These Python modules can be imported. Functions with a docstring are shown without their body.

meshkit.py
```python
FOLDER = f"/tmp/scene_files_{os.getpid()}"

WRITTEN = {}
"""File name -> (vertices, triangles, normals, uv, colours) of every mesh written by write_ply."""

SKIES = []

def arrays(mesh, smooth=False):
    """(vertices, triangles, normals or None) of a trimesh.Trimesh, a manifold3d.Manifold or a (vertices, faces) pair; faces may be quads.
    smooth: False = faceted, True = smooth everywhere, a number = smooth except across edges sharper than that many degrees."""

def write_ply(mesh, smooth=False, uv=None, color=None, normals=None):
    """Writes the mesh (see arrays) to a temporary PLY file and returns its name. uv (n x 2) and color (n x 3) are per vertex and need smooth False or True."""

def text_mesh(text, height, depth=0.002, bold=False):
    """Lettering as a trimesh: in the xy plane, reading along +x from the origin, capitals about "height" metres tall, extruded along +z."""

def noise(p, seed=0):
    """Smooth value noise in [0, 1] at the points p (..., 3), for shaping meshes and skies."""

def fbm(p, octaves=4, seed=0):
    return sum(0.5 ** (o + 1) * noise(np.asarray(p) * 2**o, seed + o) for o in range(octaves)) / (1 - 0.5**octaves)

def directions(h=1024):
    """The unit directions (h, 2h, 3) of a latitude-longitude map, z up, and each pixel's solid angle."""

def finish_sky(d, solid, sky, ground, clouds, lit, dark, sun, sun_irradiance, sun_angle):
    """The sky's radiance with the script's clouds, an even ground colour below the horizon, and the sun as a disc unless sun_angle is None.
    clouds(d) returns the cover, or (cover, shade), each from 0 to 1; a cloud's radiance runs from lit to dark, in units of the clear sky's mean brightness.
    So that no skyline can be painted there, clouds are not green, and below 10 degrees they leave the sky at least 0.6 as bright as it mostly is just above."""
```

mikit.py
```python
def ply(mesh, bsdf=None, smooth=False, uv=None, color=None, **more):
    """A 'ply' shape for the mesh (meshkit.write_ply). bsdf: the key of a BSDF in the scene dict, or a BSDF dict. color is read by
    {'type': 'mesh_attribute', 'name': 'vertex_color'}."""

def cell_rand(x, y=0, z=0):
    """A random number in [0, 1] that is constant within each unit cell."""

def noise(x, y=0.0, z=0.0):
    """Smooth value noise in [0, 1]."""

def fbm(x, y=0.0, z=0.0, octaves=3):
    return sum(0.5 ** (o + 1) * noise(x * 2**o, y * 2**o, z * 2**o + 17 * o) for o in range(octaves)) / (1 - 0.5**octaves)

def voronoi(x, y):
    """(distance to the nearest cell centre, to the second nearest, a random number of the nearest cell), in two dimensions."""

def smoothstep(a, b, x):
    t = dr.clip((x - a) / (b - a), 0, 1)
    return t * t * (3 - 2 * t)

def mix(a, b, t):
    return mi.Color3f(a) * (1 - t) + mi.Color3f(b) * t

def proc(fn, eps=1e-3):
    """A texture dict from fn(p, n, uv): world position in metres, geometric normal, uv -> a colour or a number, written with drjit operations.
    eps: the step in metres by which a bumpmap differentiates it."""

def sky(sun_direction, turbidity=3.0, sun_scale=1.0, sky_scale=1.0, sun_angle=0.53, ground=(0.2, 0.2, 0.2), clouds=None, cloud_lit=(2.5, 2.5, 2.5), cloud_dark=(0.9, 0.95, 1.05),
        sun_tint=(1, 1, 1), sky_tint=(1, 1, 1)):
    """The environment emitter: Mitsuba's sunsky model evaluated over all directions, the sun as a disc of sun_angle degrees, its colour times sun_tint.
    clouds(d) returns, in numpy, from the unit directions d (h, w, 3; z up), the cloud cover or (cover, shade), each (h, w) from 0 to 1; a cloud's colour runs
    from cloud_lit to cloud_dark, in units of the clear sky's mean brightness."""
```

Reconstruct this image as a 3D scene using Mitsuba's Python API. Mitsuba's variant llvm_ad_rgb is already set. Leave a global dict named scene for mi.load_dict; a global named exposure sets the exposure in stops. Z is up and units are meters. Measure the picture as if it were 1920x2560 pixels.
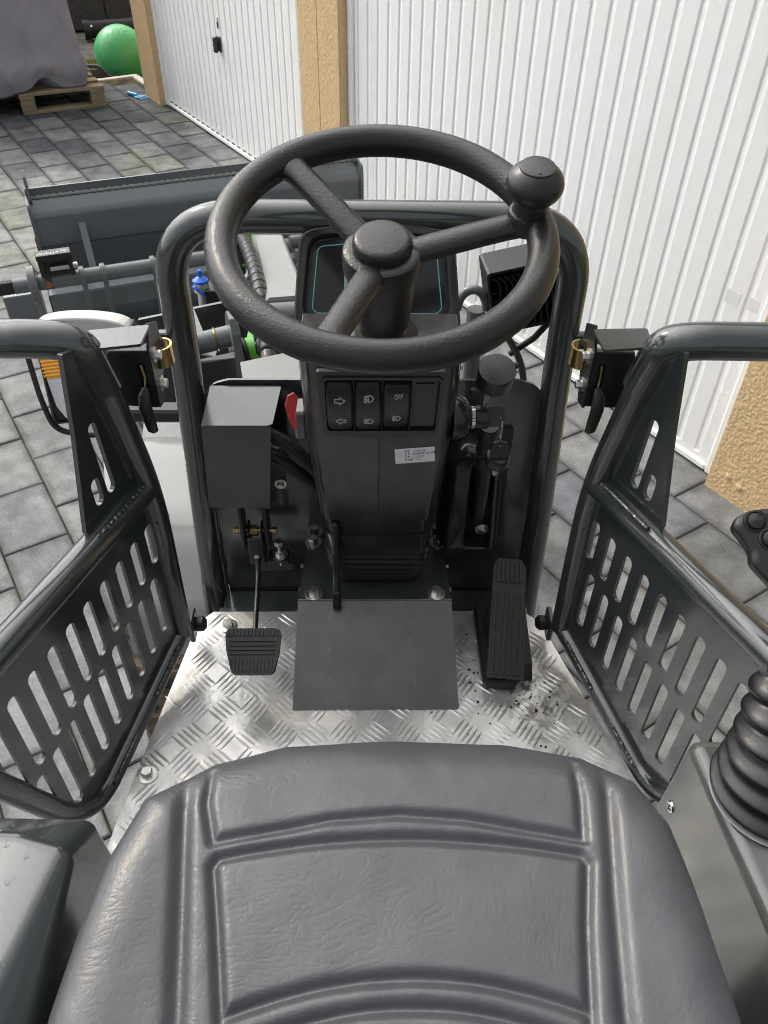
import math, numpy as np, trimesh, drjit as dr, mitsuba as mi, mikit, meshkit
from mikit import proc, noise, fbm, cell_rand, smoothstep, mix
from shapely.geometry import Polygon, LineString, Point, box as sbox
from shapely import affinity, contains_xy, distance, points as spoints
T = mi.ScalarTransform4f
A = np.array
rng = np.random.default_rng(7)
scene, labels = {}, {}

# ---------------------------------------------------------------- camera, sky, exposure
CAM = A([0, 0, 1.8]); FWD = A([.0202, .7430, -.6690])
_r = np.cross(FWD, [0, 0, 1]); _r /= np.linalg.norm(_r); _u = np.cross(_r, FWD)
ROLL = -0.017357
UP = math.cos(ROLL) * _u + math.sin(ROLL) * _r
scene['camera'] = {'type': 'perspective', 'fov': 51.75, 'fov_axis': 'x', 'near_clip': .05, 'far_clip': 400.,
    'to_world': T().look_at(origin=CAM.tolist(), target=(CAM + FWD).tolist(), up=UP.tolist())}
SUN = A([-.542, .542, .643])
def clouds(d):
    p = d / np.maximum(d[..., 2:3], .08)
    c = meshkit.fbm(np.stack([p[..., 0] * .9, p[..., 1] * .9, p[..., 0] * 0], -1) + 11, 4, 3)
    ang = np.arccos(np.clip(d @ (SUN / np.linalg.norm(SUN)), -1, 1))          # thin cloud glows round the sun
    glow = .1 * np.exp(-(ang / .30) ** 2) + .9 * np.exp(-(ang / .85) ** 2)
    return np.clip((c - .28) * 3.2, 0, 1) * .55 + .45, np.clip(1 - glow + (c - .5) * .22, 0, 1)
scene['sky'] = mikit.sky(SUN.tolist(), turbidity=3.5, sun_scale=.40, sky_scale=1.0, sun_angle=4., sun_tint=(.93, .98, 1.08), clouds=clouds,
    cloud_lit=(20, 20, 19.7), cloud_dark=(1.5, 1.52, 1.56), ground=(.22, .22, .21))
exposure = 1.6

# ---------------------------------------------------------------- helpers
def key(name):
    if name not in USED: USED.add(name); return name
    i = 1
    while f'{name}_{i:03d}' in USED: i += 1
    k = f'{name}_{i:03d}'; USED.add(k); return k
USED = set()
def put(name, mesh, mat, smooth=35, **kw):
    k = key(name); scene[k] = mikit.ply(mesh, mat, smooth, **kw); return k
def flat_uv(m): return np.array(m.vertices)[:, :2]
def hold(name): return key(name)
def tag(k, label=None, cat=None, group=None, kind=None):
    labels[k] = {a: b for a, b in (('label', label), ('category', cat), ('group', group), ('kind', kind)) if b}
    return k
def cat(*ms): return trimesh.util.concatenate([m for m in ms])
def frame(o, ex, ey=None, ez=None):
    ex = A(ex, float); ex /= np.linalg.norm(ex)
    if ez is None: ez = np.cross(ex, A(ey, float))
    ez = A(ez, float); ez = ez - ex * (ez @ ex); ez /= np.linalg.norm(ez)
    m = np.eye(4); m[:3, 0] = ex; m[:3, 1] = np.cross(ez, ex); m[:3, 2] = ez; m[:3, 3] = o
    return m
def axis_frame(p, q):
    z = A(q, float) - A(p, float); z /= np.linalg.norm(z)
    x = np.cross(z, [0, 0, 1] if abs(z[2]) < .9 else [1, 0, 0])
    return frame(p, x, ez=z)
def xf(mesh, m): mesh = mesh.copy(); mesh.apply_transform(m); return mesh
def hull(p): return trimesh.Trimesh(A(p, float), [[0, 1, 2]], process=False).convex_hull
def cbox(lo, hi, c=.002):
    lo, hi = A(lo, float), A(hi, float); P = []
    c = min(c, .45 * (hi - lo).min())
    for s in np.ndindex(2, 2, 2):
        b = np.where(A(s) == 1, hi, lo); d = np.where(A(s) == 1, -c, c)
        for a in range(3):
            q = b + d; q[a] = b[a]; P.append(q)
    return hull(P)
def rbox(lo, hi, r):
    lo, hi = A(lo, float) + r, A(hi, float) - r
    s = trimesh.creation.icosphere(2, r).vertices
    return hull(np.vstack([s + np.where(A(i) == 1, hi, lo) for i in np.ndindex(2, 2, 2)]))
def prism(poly, t): return trimesh.creation.extrude_polygon(poly, t, engine='earcut')
def rrect(x0, y0, x1, y1, r, n=6): return sbox(x0 + r, y0 + r, x1 - r, y1 - r).buffer(r, quad_segs=n)
def fillet(pts, r, n=8):
    pts = [A(p, float) for p in pts]; out = [pts[0]]
    for i in range(1, len(pts) - 1):
        a, b, c = pts[i - 1:i + 2]; u, v = a - b, c - b; lu, lv = np.linalg.norm(u), np.linalg.norm(v)
        rr = r[i - 1] if isinstance(r, (list, tuple)) else r
        q = min(rr, .48 * lu, .48 * lv); s, e = b + u / lu * q, b + v / lv * q
        for t in np.linspace(0, 1, n): out.append((1 - t) ** 2 * s + 2 * t * (1 - t) * b + t * t * e)
    return out + [pts[-1]]
def rings_to_mesh(R, closed=False, caps=True):
    R = A(R); m, n = R.shape[:2]; V = R.reshape(-1, 3); F = []
    for i in range(m if closed else m - 1):
        a, b = i * n, (i + 1) % m * n; j = np.arange(n); k = (j + 1) % n
        F += np.stack([a + j, a + k, b + k], 1).tolist() + np.stack([a + j, b + k, b + j], 1).tolist()
    if caps and not closed:
        c0, c1 = len(V), len(V) + 1; V = np.vstack([V, R[0].mean(0), R[-1].mean(0)])
        for j in range(n):
            k = (j + 1) % n; F += [[c0, k, j], [c1, (m - 1) * n + j, (m - 1) * n + k]]
    t = trimesh.Trimesh(V, F, process=False)
    if t.volume < 0: t.invert()
    return t
def tube(pts, r, n=20, closed=False, sec=None, up=None):
    P = A(pts, float); m = len(P); R = []; r = np.broadcast_to(r, m)
    tan = np.roll(P, -1, 0) - np.roll(P, 1, 0) if closed else np.gradient(P, axis=0)
    tan /= np.linalg.norm(tan, axis=1, keepdims=True)
    x = np.cross(tan[0], up if up is not None else ([0, 0, 1] if abs(tan[0][2]) < .9 else [1, 0, 0])); x /= np.linalg.norm(x)
    a = np.linspace(0, 2 * np.pi, n, endpoint=False)
    S = np.stack([np.cos(a), np.sin(a)], 1) if sec is None else A(sec)
    for i in range(m):
        if up is not None: x = np.cross(tan[i], up)
        x = x - tan[i] * (x @ tan[i]); x /= np.linalg.norm(x); y = np.cross(tan[i], x)
        R.append(P[i] + r[i] * (S[:, :1] * x + S[:, 1:] * y))
    return rings_to_mesh(R, closed)
def lathe(prof, n=32, m=None):
    a = np.linspace(0, 2 * np.pi, n, endpoint=False)
    R = [[(max(p[0], 1e-5) * math.cos(t), max(p[0], 1e-5) * math.sin(t), p[1]) for t in a] for p in prof]
    t = rings_to_mesh(R)
    return t if m is None else xf(t, m)
def rod(p, q, r, n=20, c=.0):
    h = np.linalg.norm(A(q, float) - A(p, float)); c = c or min(r * .15, .002)
    return lathe([(r - c, 0), (r, c), (r, h - c), (r - c, h)], n, axis_frame(p, q))
def hexbolt(p, axis, r=.008, washer=True):
    p, axis = A(p, float), A(axis, float) / np.linalg.norm(axis); m = axis_frame(p, p + axis); ms = []
    if washer: ms.append(lathe([(r * 1.75, 0), (r * 1.75, r * .28), (r * 1.6, r * .34), (r * .8, r * .34)], 24, m))
    a = np.arange(6) * math.pi / 3; z0 = r * .3; h = r * 1.15
    rg = [[(k * r * math.cos(t), k * r * math.sin(t), z) for t in a] for k, z in ((1, z0), (1, z0 + h * .85), (.88, z0 + h))]
    ms.append(xf(rings_to_mesh(rg), m))
    return cat(*ms)
def between(o, ex, ez): return frame(o, ex, ez=ez)

# ---------------------------------------------------------------- materials
def bsdf(k, **d): scene[k] = d if d.get('type') in ('twosided',) else {'type': 'twosided', 'b': d}; return k
def pr(base, rough, metal=0., spec=.5, **k):
    b = {'type': 'rgb', 'value': list(base)} if not isinstance(base, dict) else base
    return {'type': 'principled', 'base_color': b, 'roughness': rough, 'metallic': metal, 'specular': spec, **k}
def bumped(inner, fn, height, eps):
    return {'type': 'bumpmap', 'arbitrary': {**proc(fn, eps)}, 'scale': height, 'b': inner}
WALLDIR = A([-.5225, .8526, 0]); WALLN = A([-.8526, -.5225, 0])

def f_paint(p, n, uv):
    v = fbm(p.x * 9, p.y * 9, p.z * 9); s = noise(p.x * 160, p.y * 160, p.z * 160)
    dust = smoothstep(.55, .8, v) * .35 + smoothstep(.86, .95, s) * .3
    return mix((.024, .029, .029), (.050, .055, .053), dust)
bsdf('m_paint', **pr(proc(f_paint), .15, spec=.9, clearcoat=1., clearcoat_gloss=.93))
def f_paint_dusty(p, n, uv):
    v = fbm(p.x * 22, p.y * 22, p.z * 22, 4); s = noise(p.x * 240, p.y * 240, p.z * 240)
    wob = (fbm(p.y * 30, p.z * 30, 2.) - .5) * .01
    drip = smoothstep(.0026, .0008, dr.abs(p.x + .062 + wob)) + smoothstep(.0024, .0008, dr.abs(p.x - .070 + wob))
    dots = smoothstep(.55, .75, noise(p.x * 300, p.y * 230, p.z * 230)) * drip
    dust = smoothstep(.42, .8, v) * .5 + smoothstep(.84, .95, s) * .4 + dots * .9
    return mix((.010, .0135, .0135), (.055, .056, .052), dust)
bsdf('m_paint_dusty', **pr(proc(f_paint_dusty), proc(lambda p, n, uv: .14 + .22 * fbm(p.x * 18, p.y * 18, p.z * 18)), spec=.9, clearcoat=.8, clearcoat_gloss=.9))
bsdf('m_paint_pale', **pr((.22, .225, .22), .2, clearcoat=.4, clearcoat_gloss=.9))
bsdf('m_paint_mid', **pr((.11, .12, .125), .2, clearcoat=.4, clearcoat_gloss=.9))
bsdf('m_paint_console', **pr((.062, .068, .066), .17, clearcoat=.5, clearcoat_gloss=.92))
bsdf('m_bucket', **pr((.085, .101, .112), .2, spec=.8, clearcoat=.8, clearcoat_gloss=.92))
bsdf('m_weld', **bumped(pr((.22, .225, .225), .3), lambda p, n, uv: noise(p.x * 330, p.y * 330, p.z * 330), .001, .0008))
bsdf('m_powder', **pr((.011, .011, .012), .33))
bsdf('m_black', **pr((.006, .006, .007), .5))
def f_grain(p, n, uv): return dr.abs(fbm(p.x * 380, p.y * 380, p.z * 380, 2) - .5) * 2
bsdf('m_grip', **bumped(pr((.013, .0125, .012), .36), f_grain, .00040, .0005))
def f_plastic(p, n, uv):
    v = fbm(p.x * 30, p.y * 30, p.z * 14); return mix((.017, .0168, .0165), (.032, .0315, .030), smoothstep(.4, .7, v))
bsdf('m_plastic', **pr(proc(f_plastic), .20))
bsdf('m_plastic_matt', **pr((.013, .013, .015), .36))
bsdf('m_rubber', **pr((.011, .0105, .010), .5))
bsdf('m_boot', **pr((.009, .009, .0098), .36))
def f_vinyl_c(p, n, uv):
    v = fbm(p.x * 22, p.y * 22, p.z * 22); return mix((.038, .0395, .045), (.056, .058, .066), v)
def f_vinyl(p, n, uv):
    w = fbm(p.x * 26, p.y * 26, p.z * 26, 2)
    q = noise(p.x * 130 + w * 9, p.y * 340 + w * 9, p.z * 130); q2 = noise(p.x * 270 - w * 8, p.y * 170 + w * 10, p.z * 160 + 7)
    m = smoothstep(.3, .75, fbm(p.x * 11, p.y * 11, 3., 2))
    crease = dr.power(1 - dr.abs(q - .5) * 2, 6.) * m + dr.power(1 - dr.abs(q2 - .5) * 2, 8.) * .7 * (1 - m * .5)
    return -crease + noise(p.x * 700, p.y * 700, p.z * 700) * .35
bsdf('m_vinyl', **bumped(pr(proc(f_vinyl_c), .37, spec=.6), f_vinyl, .00016, .0004))
def f_alu_c(p, n, uv):
    v = fbm(p.x * 30, p.y * 30, p.z * 30, 4); d = smoothstep(.085, .0, dr.sqrt(dr.square(p.x - .262) + dr.square((p.y - .73) * .8)) - .02 * noise(p.x * 60, p.y * 60))
    g = smoothstep(.42, .75, v) * .45
    return mix(mix((.66, .65, .635), (.42, .41, .395), g), (.085, .065, .045), d * smoothstep(.42, .68, fbm(p.x * 75, p.y * 75, 2., 4)) * .75)
def f_alu_r(p, n, uv): return .22 + .22 * fbm(p.x * 45, p.y * 45, p.z * 45)
def f_alu_b(p, n, uv): return fbm(p.x * 28, p.y * 28, 1.) * 1.3 + noise(p.x * 220, p.y * 220, 1.) * .25
bsdf('m_alu', **bumped(pr(proc(f_alu_c), proc(f_alu_r), .72), f_alu_b, .0006, .001))
bsdf('m_zinc', **pr((.62, .61, .58), .28, 1.))
bsdf('m_steel', **pr((.5, .5, .5), .2, 1.))
bsdf('m_brass', **pr((.62, .47, .2), .25, 1.))
bsdf('m_mark', **pr((.42, .43, .46), .5))
bsdf('m_sticker', **pr((.72, .72, .73), .45))
bsdf('m_ink', **pr((.02, .02, .022), .5))
bsdf('m_teal', **pr((.12, .42, .42), .4))
bsdf('m_screen', **pr((.018, .018, .021), .14))
bsdf('m_red', **pr((.62, .06, .05), .4))
bsdf('m_hood', **pr((.52, .51, .50), .3))
bsdf('m_amber', **pr((.97, .42, .012), .15, clearcoat=.8))
bsdf('m_lens', **pr((.70, .70, .72), .3))
bsdf('m_lime', **pr((.09, .40, .03), .3))
bsdf('m_blue', **pr((.015, .11, .62), .35))
bsdf('m_toy', **pr((.12, .48, .85), .4))
bsdf('m_bottle', **pr((.55, .56, .57), .15, .6))
def f_white(p, n, uv):
    v = fbm(p.x * 3, p.y * 3, p.z * 1.2); low = smoothstep(.35, .0, p.z) * .35
    return mix((.82, .82, .81), (.72, .715, .69), smoothstep(.45, .8, v) * .5 + low * fbm(p.x * 20, p.y * 20, p.z * 8))
bsdf('m_white', **pr(proc(f_white), .38))
bsdf('m_tape', **pr((.70, .70, .695), .5))
def f_stucco_c(p, n, uv):
    v = fbm(p.x * 60, p.y * 60, p.z * 60); g = fbm(p.x * 2, p.y * 2, p.z * 1.5)
    return mix(mix((.54, .385, .21), (.66, .49, .29), v), (.46, .34, .20), smoothstep(.5, .8, g) * .35)
bsdf('m_stucco', **pr(proc(f_stucco_c), .85, spec=.15))
def stone_ids(p):
    a = p.x * float(WALLDIR[0]) + p.y * float(WALLDIR[1]); n_ = p.x * float(WALLN[0]) + p.y * float(WALLN[1])
    k = dr.floor((.05 - n_) / .205); par = k - 2 * dr.floor(k * .5)
    j = dr.floor((a - .295 + par * .153) / .306)
    return a, n_, k, j
def f_stone(p, n, uv):
    a, n_, k, j = stone_ids(p)
    t = cell_rand(k, j, 3); m = cell_rand(k, j, 5)
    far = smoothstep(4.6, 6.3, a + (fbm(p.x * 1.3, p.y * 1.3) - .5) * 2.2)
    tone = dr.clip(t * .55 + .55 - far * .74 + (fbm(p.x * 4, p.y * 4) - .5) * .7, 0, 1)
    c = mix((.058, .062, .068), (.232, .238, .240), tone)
    blu = smoothstep(.0, .25, m - .7) * smoothstep(-.8, -1.5, n_) * smoothstep(3.5, 1.5, a)
    c = mix(c, (.125, .14, .165), blu * .75)
    moss = smoothstep(.48, .62, m) * smoothstep(3.2, 4.6, a) * smoothstep(6.8, 5.6, a) * smoothstep(.35, .6, fbm(p.x * 5 + 3, p.y * 5))
    c = mix(c, (.21, .215, .165), moss * .6)
    ea = (a - .295 + (k - 2 * dr.floor(k * .5)) * .153) / .306; en = (.05 - n_) / .205
    da = dr.minimum(ea - dr.floor(ea), 1 - (ea - dr.floor(ea))) * .306; dn = dr.minimum(en - dr.floor(en), 1 - (en - dr.floor(en))) * .205
    edge = smoothstep(.03, .004, dr.minimum(da, dn) + .02 * (fbm(p.x * 25, p.y * 25) - .5))
    c = c * (1 - .38 * edge)
    g = noise(p.x * 260, p.y * 260, p.z * 260); s = noise(p.x * 620, p.y * 620, 1.); bl = fbm(p.x * 16, p.y * 16)
    return c * (.72 + .36 * g + .22 * smoothstep(.78, .95, s) + (bl - .5) * .75)
def f_stone_b(p, n, uv): return noise(p.x * 300, p.y * 300, 1.) + .8 * noise(p.x * 110, p.y * 110, 2.)
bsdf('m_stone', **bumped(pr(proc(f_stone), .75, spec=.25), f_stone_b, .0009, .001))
def f_joint(p, n, uv):
    v = fbm(p.x * 14, p.y * 14); return mix((.03, .027, .02), (.06, .058, .026), smoothstep(.4, .65, v)) * (.6 + .8 * noise(p.x * 240, p.y * 240))
bsdf('m_joint', **pr(proc(f_joint), .95, spec=.1))
bsdf('m_kerb', **pr(proc(lambda p, n, uv: mix((.52, .50, .45), (.36, .35, .30), fbm(p.x * 12, p.y * 12, p.z * 12))), .85, spec=.2))
bsdf('m_lawn_soil', **pr((.06, .07, .02), .95))
bsdf('m_blade', **pr(proc(lambda p, n, uv: mix((.13, .17, .03), (.34, .33, .10), fbm(p.x * 9, p.y * 9, p.z * 9))), .6))
def f_wood(p, n, uv):
    q = fbm(p.x * 8, p.y * 8, p.z * 70, 3); return mix((.20, .155, .095), (.36, .30, .20), q) * (.6 + .5 * fbm(p.x * 4, p.y * 4, p.z * 4))
bsdf('m_wood', **pr(proc(f_wood), .8, spec=.2))
def f_cover(p, n, uv):
    v = fbm(p.x * 5, p.y * 5, p.z * 5); st = smoothstep(.62, .72, fbm(p.x * 3.1 + 9, p.y * 3.1, p.z * 2.6))
    return mix(mix((.24, .225, .262), (.31, .292, .325), v), (.27, .235, .19), st * .5)
bsdf('m_cover', **pr(proc(f_cover), .75, spec=.2, sheen=.2))
bsdf('m_ball', **pr(proc(lambda p, n, uv: mix((.055, .34, .115), (.09, .42, .16), fbm(p.x * 7, p.y * 7, p.z * 14))), .33))
bsdf('m_dark_wall', **pr(proc(lambda p, n, uv: mix((.03, .032, .036), (.075, .077, .082), noise(p.x * 70, p.y * 70, p.z * 70))), .85))
bsdf('m_plank', **pr(proc(lambda p, n, uv: mix((.10, .095, .085), (.21, .195, .175), fbm(p.x * 2, p.y * 14))), .85))
bsdf('m_concrete', **pr(proc(lambda p, n, uv: mix((.34, .34, .33), (.5, .5, .48), fbm(p.x * 6, p.y * 6, p.z * 6))), .85))
bsdf('m_pipe', **pr((.012, .012, .013), .45))
bsdf('m_tub', **pr((.045, .047, .05), .5))
def f_tyre(p, n, uv): return mix((.02, .019, .018), (.15, .11, .075), smoothstep(.4, .62, fbm(p.x * 26, p.y * 26, p.z * 26)))
bsdf('m_tyre', **pr(proc(f_tyre), .8))
bsdf('m_soil', **pr((.022, .015, .010), .95))
bsdf('m_rust', **pr(proc(lambda p, n, uv: mix((.05, .05, .05), (.30, .13, .03), smoothstep(.4, .6, fbm(p.x * 60, p.y * 60, p.z * 60)))), .7))

# ---------------------------------------------------------------- ground: paving, kerb, lawn
WM = np.eye(4); WM[:3, 0] = WALLDIR; WM[:3, 1] = WALLN                     # wall frame: along the garages, out from them, up
def wall(mesh): return xf(mesh, WM)
pave = put('pavement', wall(cbox((-14, -2.3, -.30), (7.50, 16, -.0075), .001)), 'm_joint', False); tag(pave, kind='structure')
soil = put('ground', wall(cbox((-40, -60, -.9), (90, 60, -.31), .001)), 'm_lawn_soil', False); tag(soil, kind='structure')
lawn_base = put('lawn', wall(cbox((7.5, -2.3, -.305), (8.95, 12, -.15), .001)), 'm_lawn_soil', False); tag(lawn_base, kind='structure')

def stone(seed):
    g = np.random.default_rng(seed); L, Wd = .306 - .0045, .205 - .0045; c = .0035; z1 = 0.; z0 = -.03
    def ring(l, w, z, j): return [(sx * l / 2 + g.normal(0, j), sy * w / 2 + g.normal(0, j), z) for sx, sy in ((-1, -1), (1, -1), (1, 1), (-1, 1))]
    return rings_to_mesh([ring(L, Wd, z0, 0), ring(L, Wd, z1 - c, .0004), ring(L - 2 * c, Wd - 2 * c, z1, .0006)])
_sv = [stone(s) for s in range(4)]
SV = [mikit.ply(m, 'm_stone', False, uv=flat_uv(m)) for m in _sv]
f_ = 1979.45 / 1920; rgt = np.cross(FWD, UP)
def inview(P, mx=.53, my=.70):
    d = P - CAM; z = d @ FWD
    return z > .2 and abs((d @ rgt) / z * f_) < mx and abs((d @ UP) / z * f_) < my
cells = []
for k in range(-48, 12):
    ph = .295 - (.153 if k % 2 else 0.)
    for j in range(-14, 26):
        a = ph + (j + .5) * .306; n_ = .05 - (k + .5) * .205
        if not (-4 < a < 7.36 and -2.2 < n_ < 10): continue
        P = a * WALLDIR + n_ * WALLN
        size = 1e9 if False else 1 / ((P - CAM) @ (P - CAM))
        cells.append((inview(P), size, a, n_, P))
vis = sorted([c for c in cells if c[0]], key=lambda c: -c[1]); near = vis[:300]; rest = vis[300:] + [c for c in cells if not c[0]]
rest_m = []
def stone_T(c):
    g = np.random.default_rng(int(abs(c[2]) * 1000 + abs(c[3]) * 77000))
    m = WM.copy(); t = trimesh.transformations.euler_matrix(g.normal(0, .003), g.normal(0, .003), g.normal(0, .004))
    m = m @ t; m[:3, 3] = c[4] + A([0, 0, g.normal(0, .0011)]); return m, int(g.integers(4))
for c in near:
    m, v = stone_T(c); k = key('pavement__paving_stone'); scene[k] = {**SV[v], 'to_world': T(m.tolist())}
base_st = [stone(s) for s in range(4)]
for c in rest:
    m, v = stone_T(c); rest_m.append(xf(base_st[v], m))
rest_c = cat(*rest_m)
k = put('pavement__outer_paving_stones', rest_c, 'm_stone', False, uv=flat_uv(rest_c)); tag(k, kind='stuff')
# edging stones between paving and lawn
ked = hold('edging_kerb'); tag(ked, 'pale concrete kerb edging the grey paving in front of the lawn', 'kerb')
for i in range(8):
    n0 = -2.296 + i * .6
    put('edging_kerb__edging_stone', wall(cbox((7.505, n0 + .002, -.2), (7.565, n0 + .598, .012), .006)), 'm_kerb')
put('edging_kerb__edging_stone', wall(cbox((6.96, -2.296, -.2), (7.503, -2.2375, .012), .006)), 'm_kerb')
# grass: one mass of blades
gb = []
gr = np.random.default_rng(3); N = 9000
a_ = gr.uniform(7.58, 8.95, N); n2 = gr.uniform(-2.3, .6, N)
P0 = a_[:, None] * WALLDIR + n2[:, None] * WALLN + A([0, 0, -.15])
h = gr.uniform(.03, .085, N); th = gr.uniform(0, 6.28, N); w = gr.uniform(.002, .0045, N); ln = gr.normal(0, .025, (N, 2))
side = np.stack([np.cos(th) * w, np.sin(th) * w, 0 * w], 1); tip = P0 + np.stack([ln[:, 0], ln[:, 1], h], 1)
V = np.stack([P0 - side, P0 + side, tip], 1).reshape(-1, 3)
k = put('grass', trimesh.Trimesh(V, np.arange(3 * N).reshape(-1, 3), process=False), 'm_blade', False)
tag(k, 'short yellowish green grass beyond the pale kerb', 'grass', kind='stuff')
# terrace of grey planks beyond the lawn, wall and pipe at the far end
pl = put('far_path', wall(cbox((8.955, -6, -.36), (10.6, 12, -.165), .001)), 'm_joint', False); tag(pl, kind='structure')
for i in range(8):
    for j in range(14):
        n0 = -5.3 + j * .55 + (i % 2) * .2
        put('far_path__plank', wall(cbox((8.96 + i * .155, n0, -.16), (9.106 + i * .155, n0 + .544, -.15), .003)), 'm_plank', False)
k = hold('garden_wall'); tag(k, 'dark grey rough garden wall at the back behind the green ball', 'wall')
for r_ in range(4):
    for j in range(11):
        n0 = -6.1 + j * .8 + (r_ % 2) * .4
        put('garden_wall__block', wall(cbox((10.30, n0 + .004, -.15 + r_ * .42), (10.55, n0 + .796, .262 + r_ * .42), .012)), 'm_dark_wall')
k = put('concrete_post', wall(rbox((10.12, -.83, -.16), (10.285, -.45, 1.6), .02)), 'm_concrete')
tag(k, 'pale grey concrete post at the top edge between the covered pile and the dark wall', 'post')
o_ = A([-2.96, 9.62, -.035]); e_ = A([-2.30, 9.83, -.025])
k = hold('drain_pipe'); tag(k, 'black pipe lying on the ground along the dark garden wall', 'pipe')
put('drain_pipe__barrel', tube([o_, (o_ + e_) / 2, e_, e_ + (e_ - o_) * 1.5], .085, 24), 'm_pipe')
put('drain_pipe__collar', tube([o_ - (e_ - o_) * .03, o_ + (e_ - o_) * .07], .098, 24), 'm_pipe')
put('drain_pipe__end_mark', lathe([(.012, 0), (.012, .004)], 12, axis_frame(o_ + A([.09, -.085, .045]), o_ + A([.09, -.2, .1]))), 'm_sticker')

# ---------------------------------------------------------------- garage building
k = hold('garage'); tag(k, 'row garage with white ribbed up-and-over doors between tan rendered piers', 'garage')
def pier(a0, a1, step=.0045, top=1.35):
    put('garage__pier', wall(cbox((a0, -2.50, -.02), (a1, -2.1455, 2.42), .004)), 'm_stucco')
    xs_, zs_ = np.linspace(a0 + .001, a1 - .001, int((a1 - a0) / step) + 2), np.r_[np.linspace(-.01, top, int(top / step)), np.linspace(top + .05, 2.415, 12)]
    X_, Z_ = np.meshgrid(xs_, zs_, indexing='ij'); P_ = np.stack([X_ * 185, Z_ * 140, 0 * X_], -1)
    f0 = meshkit.fbm(P_, 2, 5); t0 = np.clip((f0 - .44) / .18, 0, 1); D_ = .0015 * t0 * t0 * (3 - 2 * t0) + .0006 * meshkit.noise(P_ * 2.3, 9)
    for ab, zb in ((1.13, .085), (1.08, .072)): D_ += .006 * np.exp(-(((X_ - ab) ** 2 + (Z_ - zb) ** 2) / .00012) ** 2)
    D_[[0, -1]] = 0; D_[:, [0, -1]] = 0
    G_ = np.stack([X_, -2.1452 + D_, Z_], -1); m_, n_ = X_.shape; q = (np.arange(m_ - 1)[:, None] * n_ + np.arange(n_ - 1)).ravel()
    put('garage__render_face', wall(trimesh.Trimesh(G_.reshape(-1, 3), np.vstack([np.column_stack([q, q + n_ + 1, q + n_]), np.column_stack([q, q + 1, q + n_ + 1])]), process=False)), 'm_stucco', True)
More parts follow.
